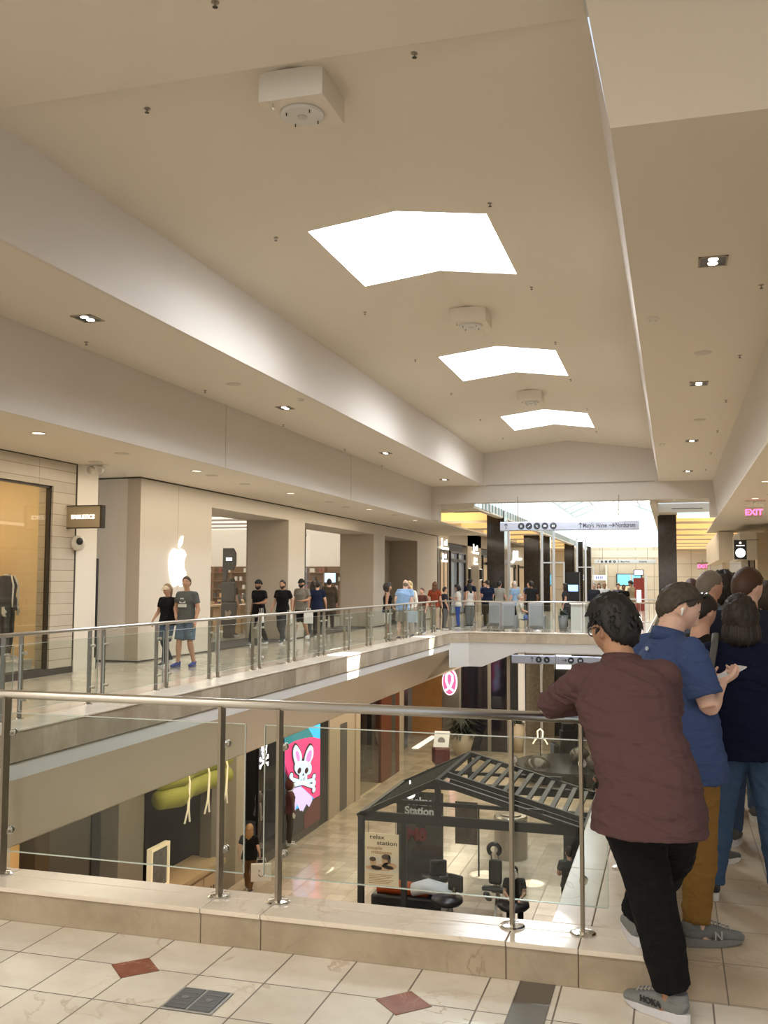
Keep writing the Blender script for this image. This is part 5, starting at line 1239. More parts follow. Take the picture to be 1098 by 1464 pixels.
# mannequins (torsos without heads where the photo shows none)
def mannequin(loc, rz, label, topc, botc, hood=False, h=1.8, bottom='trousers', skinc=(.7, .68, .64), head=False, jacket=False):
    r = person(loc, rz, label, h=h, P=pose(elL=(-.24, -.03, 1.14), elR=(.24, .05, 1.14)), topc=topc, botc=botc, bottom=bottom, top='long' if (hood or jacket) else 'tee', hair='bald', shoe=(.6, .6, .6), vox=.015)
    r.name = 'mannequin'; r['category'] = 'mannequin'
    mm = mat('mannequin_'+str(int(skinc[0]*100)), skinc, .4)
    for ch in [x for x in bpy.data.objects if x.parent == r]:
        if ch.name.split('.')[0] == 'body': ch.data.materials[0] = mm
        if ch.name.split('.')[0] in ('eyes', 'eyebrows', 'lips'):
            for g in [x for x in bpy.data.objects if x.parent == ch]: bpy.data.objects.remove(g)
            bpy.data.objects.remove(ch)
    if hood: MB().ball((0, -.02, 1.63), (.125, .13, .15), 20, 14).build('hood', cloth('hood_maroon', topc), r, smooth=True)
    if jacket:
        for s_ in (-1, 1): MB().tube([(s_*.05, .10, 1.47), (s_*.09, .16, 1.30), (s_*.10, .155, 1.05), (s_*.09, .15, .92)], [(.018, .012), (.030, .010), (.024, .010), (.016, .008)], 10, lat=(1, 0, 0)).build('jacket_trim', mat('trim_white', (.8, .78, .74), .6), r, smooth=True)
    if not head and not hood:
        for ch in [x for x in bpy.data.objects if x.parent == r and x.name.startswith('body')]:
            bm = bmesh.new(); bm.from_mesh(ch.data)
            bmesh.ops.bisect_plane(bm, geom=bm.verts[:]+bm.edges[:]+bm.faces[:], plane_co=(0, 0, 1.50), plane_no=(0, 0, 1), clear_outer=True)
            bmesh.ops.holes_fill(bm, edges=[e for e in bm.edges if e.is_boundary], sides=0); bm.to_mesh(ch.data); bm.free()
    return r

# ---------------------------------------------------------------- lower level, far side
def planter(x, y, label, r0=.32, r1=.5, h=1.1, c=(.50, .44, .35), n=90, L=1.0, seed=1, up=.75):
    e = empty('potted_plant', (x, y, LOW), 0, label, 'plant')
    MB().lathe([(r0, 0), (r1, h), (r1-.04, h), (r1-.06, h-.12), (.02, h-.12)], n=26).build('pot', mat('pot_stone_%d' % int(c[0]*100), c, .6), e, smooth=True)
    m = MB(); leafy(m, (0, 0, h-.12), n, L, .08, seed, up, .045); m.build('foliage', PLD, e)
planter(-9.15, 43.6, 'bushy dark fern in a stone pot before the black glass front on the lower level', L=1.15, n=150, r1=.6, h=.95)
planter(-6.9, 45.2, 'tall tapered cream stone planter beside the black column on the lower level', r0=.25, r1=.37, h=1.3, c=(.62, .53, .40), n=34, L=.5, seed=3)
struct(MB().box(-9.5, -7.25, 44.9, 45.0, LOW, -.44), 'window_15', mat('black_shop_glass', (.012, .012, .02), .05, spec=.8))
bs = mat('bright_steel', (.78, .80, .84), .3, .6)
struct(MB().box(-9.56, -9.46, 44.8, 44.9, LOW, -.44).box(-8.22, -8.06, 44.8, 44.9, LOW, -.44).box(-7.33, -7.19, 44.8, 44.9, LOW, -.44), 'window_frame', mat('mullion_grey', (.32, .30, .27), .4, .5))
STN = stone('rough_granite', (.20, .17, .12), (.34, .29, .21), (.1, .08, .06), rough=.35, vs=3)
struct(MB().box(-7.2, -5.8, 50, 50.4, LOW, -.44), 'wall_granite', STN)
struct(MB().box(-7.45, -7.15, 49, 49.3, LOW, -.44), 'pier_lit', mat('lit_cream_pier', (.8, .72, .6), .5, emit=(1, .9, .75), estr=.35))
struct(MB().box(-6.24, -6.12, 48, 48.2, LOW, -.44), 'trim_16', bs)
struct(MB().box(-5.85, 6, 50.5, 50.8, LOW, -.44), 'wall_lower_end', mat('lower_end_dark', (.03, .028, .026), .4))
g = empty('lit_shop_window', (-5.35, 50.3, -2.35), 0, 'small bright shop window above the dark wall on the lower level', 'window')
MB().box(-.38, .38, 0, .1, -.3, .5).build('lit_panel', glow('window_bright', (1, .95, .85), 1.3), g)
tb = empty('information_board', (-8.95, 38.5, LOW), .1, 'dark red box stand with a pale tilted notice on top in the lower walkway', 'sign stand')
tb.scale = (.72,)*3; MB().lathe([(.42, .75), (.5, .85), (.5, 1.55), (.42, 1.62)], n=6).build('red_drum', mat('drum_red', (.09, .012, .016), .5), tb)
MB().box(-.3, .3, -.2, .2, 0, .76).build('base', GYL, tb)
MB().add([(-.42, .0, 1.62), (.42, 0, 1.62), (.46, .35, 2.45), (-.38, .35, 2.45), (-.42, .05, 1.6), (.42, .05, 1.6), (.46, .4, 2.43), (-.38, .4, 2.43)], [(0, 1, 2, 3), (7, 6, 5, 4), (0, 4, 5, 1), (1, 5, 6, 2), (2, 6, 7, 3), (3, 7, 4, 0)]).build('notice', mat('notice_white', (.75, .74, .72), .5, emit=(1, 1, 1), estr=.15), tb)
MB().tube([(.02, .12, 1.95), (.02, .10, 1.95)], .2, 20).build('emblem', mat('notice_grey', (.35, .36, .38), .5), tb)
own(MB().box(-11.75, -11.45, 44.6, 49.4, LOW, LOW+.03), 'floor_light_strip', glow('strip_lit', (.95, .93, .88), .8), (-11.6, 47, LOW), 'bright white rectangular light strip on the lower floor', 'light')
tc_ = empty('litter_bin', (-4.5, 28.05, LOW), 0, 'tall brushed metal cylinder bin behind the massage kiosk', 'bin')
m = MB().lathe([(.47, 0), (.47, 1.12), (.44, 1.16), (.05, 1.17)], n=44); m.build('drum', mat('hammered_metal', (.42, .39, .34), .28, .9, bump=.6, bscale=12), tc_, smooth=False)
MB().lathe([(.30, 1.172), (.30, 1.19), (.02, 1.20)], n=30).build('lid', STEELD, tc_)
# round table and lounge chairs in the middle distance
rt = empty('round_seating', (-3.9, 39.6, LOW), 0, 'large round black low table with stone balls on the lower level', 'table')
MB().lathe([(1.7, .0), (1.75, .42), (2.25, .5), (2.25, .62), (.02, .64)], n=44).build('table_top', mat('table_black', (.03, .03, .032), .25), rt)
for i, (x, y, r_) in enumerate(((-5.15, 38.6, .55), (-3.6, 39.4, .40), (-2.9, 38.3, .38))):
    own(MB().ball((x, y, LOW+.62+r_*.82 if i else LOW+r_*.9), (r_, r_, r_*.9), 24, 16), 'stone_ball', mat('ball_stone_dark', (.06, .055, .045), .2, mottle=.7, mscale=4), (x, y, LOW+(.64 if i else 0)),
        ['large dark mottled stone ball on the floor at the left of the round table', 'dark stone ball in the middle of the round table', 'smaller dark stone ball at the near side of the round table'][i], 'stone ball', smooth=True)
BL = mat('black_leather', (.012, .012, .013), .35)
def lounge(x, y, rz, lb):
    r = empty('massage_armchair', (x, y, LOW), rz, lb, 'armchair', 'black armchairs on the lower level')
    MB().box(-.4, .4, -.45, .45, .1, .5).build('seat', BL, r, bevel=.06); MB().box(-.38, .38, -.62, -.36, .3, 1.45).build('backrest', BL, r, bevel=.1)
    MB().box(-.30, .30, -.66, -.45, 1.35, 1.75).build('headrest', BL, r, bevel=.08)
    for s_ in (-1, 1): MB().box(s_*.5-.12, s_*.5+.12, -.45, .5, .05, .75).build('armrest', BL, r, bevel=.06)
lounge(-4.55, 43.6, .3, 'black leather armchair behind the round table, left of the pair'); lounge(-2.75, 43.9, -.3, 'black leather armchair behind the round table, right of the pair')
hg = empty('coat_hanger_sign', (-5.6, 43.0, LOW), 0, 'small lit cream hanger-shaped marker on a stand', 'marker')
MB().tube([(-.32, 0, .75), (-.2, 0, .95), (-.1, 0, 1.0), (-.12, 0, 1.3), (0, 0, 1.4), (.12, 0, 1.3), (.1, 0, 1.0), (.2, 0, .95), (.32, 0, .75)], .03, 8).build('outline', glow('hanger_cream', (1, .85, .6), 1.), hg, smooth=True)
MB().tube([(0, .02, 0), (0, .02, 1.0)], .02, 8).build('stand', BRONZE, hg)

# ---------------------------------------------------------------- massage kiosk
KF = mat('kiosk_frame_grey', (.022, .022, .021), .45, spec=.3)
ks = empty('massage_kiosk', (-4.40, 21.73, LOW), 0, 'open dark grey pitched-roof kiosk frame with massage chairs on the lower floor', 'kiosk')
W, D, HE, XA_, HA = 2.51, 3.71, 2.40, -.74, 3.26      # half width, depth, eave, apex x, apex height
def kb(a, b, w, nm, h=None, mt_=KF): return MB().bar(a, b, w, h).build(nm, mt_, ks)
for x in (-W, W):
    for y in (0, D): kb((x, y, 0), (x, y, HE), .13, 'post')
kb((-1.50, 0, 0), (-1.50, 0, HE), .12, 'post'); kb((XA_+.02, 0, HE), (XA_+.02, 0, HA), .12, 'king_post'); kb((XA_, D, HE), (XA_, D, HA), .1, 'king_post')
for y in (0, D):
    kb((-W, y, HE), (W, y, HE), .10, 'tie_beam', .20); kb((-W+.6, y+.06, HE+.35), (W-.9, y+.06, HE+.35), .08, 'collar_beam')
    kb((-W-.08, y, HE-.02), (XA_, y, HA), .10, 'rafter', .12); kb((W+.08, y, HE-.02), (XA_, y, HA), .10, 'rafter', .12)
kb((XA_, 0, HA), (XA_, D, HA), .10, 'ridge_beam')
for x in (-W, W): kb((x, 0, HE), (x, D, HE), .10, 'eave_beam', .16)
for s_ in (-1, 1):
    ex = -W if s_ < 0 else W
    for k in range(1, 12 if s_ > 0 else 10):
        n = 12 if s_ > 0 else 10
        t = k/n
        if s_ > 0:   # slats run along the depth on the right slope, like ladder rungs
            x = XA_+(ex-XA_)*t; z = HA+(HE-HA)*t; kb((x, .9, z+.02), (x, D-.1, z+.02), .11, 'roof_slat', .05)
        else:
            y = D*t; kb((ex, y, HE), (XA_, y, HA), .06, 'roof_slat', .045)
kb((XA_, .9, HA), (W, .9, HE), .09, 'rafter', .12); kb((XA_+.2, .45, HA-.05), (W, .45, HE), .06, 'rafter', .08)
MB().box(W-.05, W+.05, 0, D, 0, HE).build('side_wall', mat('kiosk_side_dark', (.035, .035, .035), .5), ks)
MB().box(1.86, W, 1.75, 1.83, 0, HE).build('back_wall', mat('kiosk_side_dark', (.035, .035, .035), .5), ks)
MB().box(-W, W, -.8, .62, 0, .02).build('floor_mat', mat('kiosk_floor', (.16, .15, .14), .6), ks)
# tinted board with the name
pn = MB().box(-2.42, -1.22, 2.66, 2.72, .05, 2.42).build('name_board', glassy('tinted_board', (.5, .5, .5), .12, opacity=.80, ocol=(.035, .037, .036)), ks)
lt = mat('board_letters', (.62, .61, .58), .6)
text('lettering', 'Relax', lt, (-1.82, 2.64, 2.19), .27, (pi/2, 0, 0), pn, .01, bold=.008); text('lettering', 'Station', lt, (-1.82, 2.64, 1.95), .27, (pi/2, 0, 0), pn, .01, bold=.008)
rd = mat('board_red', (.16, .022, .025), .6)
text('red_mark', 'M8', rd, (-1.9, 2.64, 1.36), .42, (pi/2, 0, 0), pn, .008, bold=.02)
MB().ball((-2.0, 2.4, 2.40), (.13, .13, .09), 18, 12).tube([(-2.0, 2.4, 2.4), (-2.0, 2.4, 2.75)], .02, 8).build('lamp', glow('kiosk_lamp', (1, 1, .98), 1.2), ks, smooth=True)
# poster
po = empty('poster', (-6.39, 21.62, LOW+1.47), 0, 'cream massage poster hung between the left posts of the kiosk', 'poster')
po.scale = (.9, 1, .83); MB().box(-.44, .44, -.012, .012, -.70, .70).build('sheet', mat('poster_cream', (.62, .50, .33), .7, emit=(1, .85, .6), estr=.10), po)
pk = mat('poster_ink', (.07, .04, .02), .7)
for t_, x, z, s_ in (('relax', -.12, .60, .155), ('station', .14, .45, .155), ('couple', -.18, .31, .12), ('massage', .0, .20, .13)): text('lettering', t_, pk if z > .4 else mat('poster_brown', (.36, .17, .07), .7), (x, -.016, z), s_, (pi/2, 0, 0), po, .001, bold=.002, sx=1.25)
MB().box(-.44, .44, -.014, -.012, -.32, .08).build('photo_ground', mat('poster_photo_ground', (.68, .60, .50), .7), po)
m = MB()
for (cx, cz, rx, rz_) in ((-.22, -.06, .085, .11), (.10, .0, .10, .13), (.02, -.2, .30, .085), (.20, -.14, .20, .09), (-.2, -.22, .22, .06)): m.prism([(cx+rx*cos(2*pi*k/18), cz+rz_*sin(2*pi*k/18)) for k in range(18)], 'y', -.017, -.014)
m.build('photo_figures', mat('poster_skin', (.58, .36, .22), .7), po)
m = MB()
for (cx, cz, rx, rz_) in ((-.23, .01, .085, .06), (.12, .09, .12, .07), (.2, .03, .04, .12)): m.prism([(cx+rx*cos(2*pi*k/18), cz+rz_*sin(2*pi*k/18)) for k in range(18)], 'y', -.020, -.017)
m.build('photo_hair', pk, po)
m = MB()
for k in range(6): m.box(-.34, .30-.05*(k % 3), -.014, -.012, -.40-k*.045, -.385-k*.045)
m.build('small_print', mat('poster_brown', (.36, .17, .07), .7), po)
for sx in (-.35, .35): MB().tube([(sx, 0, .70), (sx, 0, 1.05)], .006, 6).build('cord', BRONZE, po)
pb = empty('poster', (-5.35, 26.0, LOW+1.35), 0, 'darker poster of a sleeping face on a thin pole behind the kiosk board', 'poster')
MB().box(-.3, .3, -.01, .01, -.55, .55).build('sheet', mat('poster_dim', (.16, .12, .09), .6, mottle=.7, mscale=4), pb)
MB().tube([(.33, 0, -1.35), (.33, 0, .5)], .022, 8).build('stand_pole', BLACK, pb)
# massage chairs
def stool(x, y, rz, lb):
    r = empty('massage_stool', (x, y, LOW+.02), rz, lb, 'chair', 'black swivel massage stools in the kiosk')
    MB().lathe([(.30, .50), (.36, .56), (.35, .64), (.02, .66)], n=28).build('seat', BL, r, smooth=True)
    MB().box(-.20, .20, -.36, -.26, .70, 1.08).build('backrest', BL, r, bevel=.04); MB().bar((0, -.22, .55), (0, -.32, .9), .06).build('bracket', STEELD, r)
    MB().lathe([(.04, .1), (.04, .52)], n=12).build('column', STEELD, r)
    for k in range(5):
        a = k*2*pi/5; l = MB().bar((0, 0, .10), (.30*cos(a), .30*sin(a), .06), .05, .03).build('base_leg', BLACK, r)
        MB().ball((.30*cos(a), .30*sin(a), .03), .03, 8, 6).build('castor', BLACK, l)
stool(-4.97, 22.0, 2.7, 'black swivel stool with square back just right of the kiosk board'); stool(-3.5, 22.1, 3.3, 'black swivel stool occupied by a person in black')
stool(-5.6, 23.6, .4, 'black swivel stool behind the dark kiosk board')
mc = empty('massage_chair', (-3.98, 22.9, LOW+.02), pi, 'black portable massage chair with horseshoe face rest in the kiosk', 'chair')
MB().bar((0, -.5, .05), (0, .35, 1.0), .06).bar((0, .5, .05), (0, -.2, .8), .06).build('frame', STEELD, mc)
MB().box(-.15, .15, .22, .38, .85, 1.40).build('chest_pad', BL, mc, bevel=.05)
for s_ in (-1, 1):
    MB().bar((s_*.08, .3, 1.3), (s_*.08, .42, 1.55), .03).build('face_bracket', STEELD, mc)
    MB().bar((s_*.26, -.35, .30), (s_*.26, .1, .55), .14, .12).build('knee_pad', BL, mc, bevel=.04)
MB().box(-.20, .20, -.55, -.2, .48, .6).build('seat', BL, mc, bevel=.04); MB().box(-.28, .28, .36, .55, .74, .84).build('arm_rest', BL, mc, bevel=.04)
pts_ = [(.13*sin(t), .46+.02*cos(t), 1.66+.13*cos(t)) for t in [radians(-145+290*k/14) for k in range(15)]]
MB().tube(pts_, .05, 10).build('face_rest', BL, mc, smooth=True)
# massage bed
bd = empty('massage_bed', (-6.05, 22.85, LOW+.02), 0, 'low black massage bed covered with orange blanket and white towel at the kiosk corner', 'bed')
MB().box(-.85, .95, -.42, .35, .05, .42).build('mattress', BL, bd, bevel=.05)
MB().tube([(-.75, -.1, .47), (-.4, -.08, .52), (.1, -.08, .50), (.5, -.1, .45)], [(.10, .2), (.16, .27), (.15, .26), (.10, .2)], 14, lat=(0, 0, 1)).build('blanket', cloth('blanket_orange', (.30, .06, .015)), bd, smooth=True)
MB().tube([(.1, -.15, .52), (.45, -.12, .62), (.85, -.1, .56), (1.1, -.2, .40)], [(.14, .26), (.16, .30), (.13, .30), (.12, .2)], 14, lat=(0, 0, 1)).box(.85, 1.12, -.46, -.38, .08, .55).build('towel', cloth('towel_white', (.62, .63, .66)), bd, smooth=True)
# ---------------------------------------------------------------- everybody
B_ = (.008, .008, .009); NAVY = (.012, .018, .045); JEAN = (.06, .09, .16); DJ = (.03, .035, .05)
rot = lambda d: radians(d)
HRO = dict(hero=True)
# man leaning on the railing
LEAN = dict(hipL=(-.075, .0, .91), hipR=(.115, .0, .91), kneeL=(.03, .03, .50), ankL=(.105, .055, .085), toeL=(-.85, .53, 0),
            kneeR=(.11, .24, .60), ankR=(-.055, .40, .25), toeR=(-.25, 1, 0),
            pelvis=(.03, .0, .94), waist=(-.015, .03, 1.07), chest=(-.06, .10, 1.235), neck=(-.085, .19, 1.385), head=(-.125, .255, 1.525),
            shL=(-.245, .17, 1.305), shR=(.085, .13, 1.335), elL=(-.42, .34, 1.175), haL=(-.22, .46, 1.17), hdirL=(.95, .1, .02), palmL=(0, 0, -1),
            elR=(.10, .33, 1.17), haR=(.0, .50, 1.17), hdirR=(-.9, .3, .02), palmR=(0, 0, -1), yaw=50, pitch=-14, curl=.3)
person((-.135, 4.10, 0), rot(-2), 'man in heathered maroon long-sleeved shirt leaning on the near railing', h=1.745, P=pose(**LEAN), top='long', topc=(.098, .054, .055), hem=.76, collar=True, build=1.1, loose=1.5,
       botc=(.008, .008, .009), baggy=1.3, skin='tan', hair='thick', hairc=(.006, .005, .005), shoe=(.20, .21, .21), sole=(.62, .62, .66), botlen=.10, **HRO)
MAN_M = [o for o in bpy.data.objects if o.get('category') == 'person'][-1]
# blue polo
PB = dict(elR=(.215, -.01, 1.10), haR=(.10, .16, 1.20), hdirR=(-.25, .9, .2), palmR=(-.6, 0, 1), elL=(-.28, .06, 1.10), haL=(-.09, .22, 1.18), hdirL=(.4, .85, .25), palmL=(.5, 0, 1),
          pelvis=(0, 0, .94), waist=(-.015, .0, 1.08), chest=(-.035, -.035, 1.26), neck=(-.05, -.03, 1.415), head=(-.045, .025, 1.55), shL=(-.225, -.03, 1.34), shR=(.145, -.05, 1.34), pitch=-32, yaw=-20, curl=.9, ankL=(-.17, -.16, .085), kneeL=(-.13, -.02, .49), toeL=(-.35, 1, 0),
          toeR=(.25, 1, 0))
person((.03, 5.12, 0), rot(-54), 'man in blue polo shirt and mustard trousers looking down at his phone', h=1.80, P=pose(**PB), top='polo', topc=(.050, .080, .19), hem=.76, sleeve=.80, collar=True, build=1.16, loose=1.3,
       botc=(.23, .125, .033), baggy=1.12, skin='fair', hair='buzz', hairc=(.055, .04, .028), shoe=(.17, .18, .18), sole=(.22, .22, .21), botlen=.08, **HRO)
MAN_B = [o for o in bpy.data.objects if o.get('category') == 'person'][-1]
person((.37, 5.85, 0), rot(2), 'woman with dark bob in navy top and blue jeans carrying a shoulder bag', h=1.66, P=pose(head=(-.01, .03, 1.60), kneeL=(-.14, .0, .49), ankL=(-.20, -.06, .085), ankR=(.17, .0, .085), kneeR=(.13, 0, .49), elR=(.24, .10, 1.13), haR=(.14, .30, 1.12), hdirR=(-.4, .9, 0)),
       female=True, top='long', topc=(.006, .009, .028), hem=.80, build=1.12, loose=1.5, botc=(.055, .10, .19), baggy=1.1, skin='fair', hair='bob', hairc=(.018, .011, .008), shoe=(.04, .04, .045), sole=(.75, .75, .75), **HRO)
WOM = [o for o in bpy.data.objects if o.get('category') == 'person'][-1]

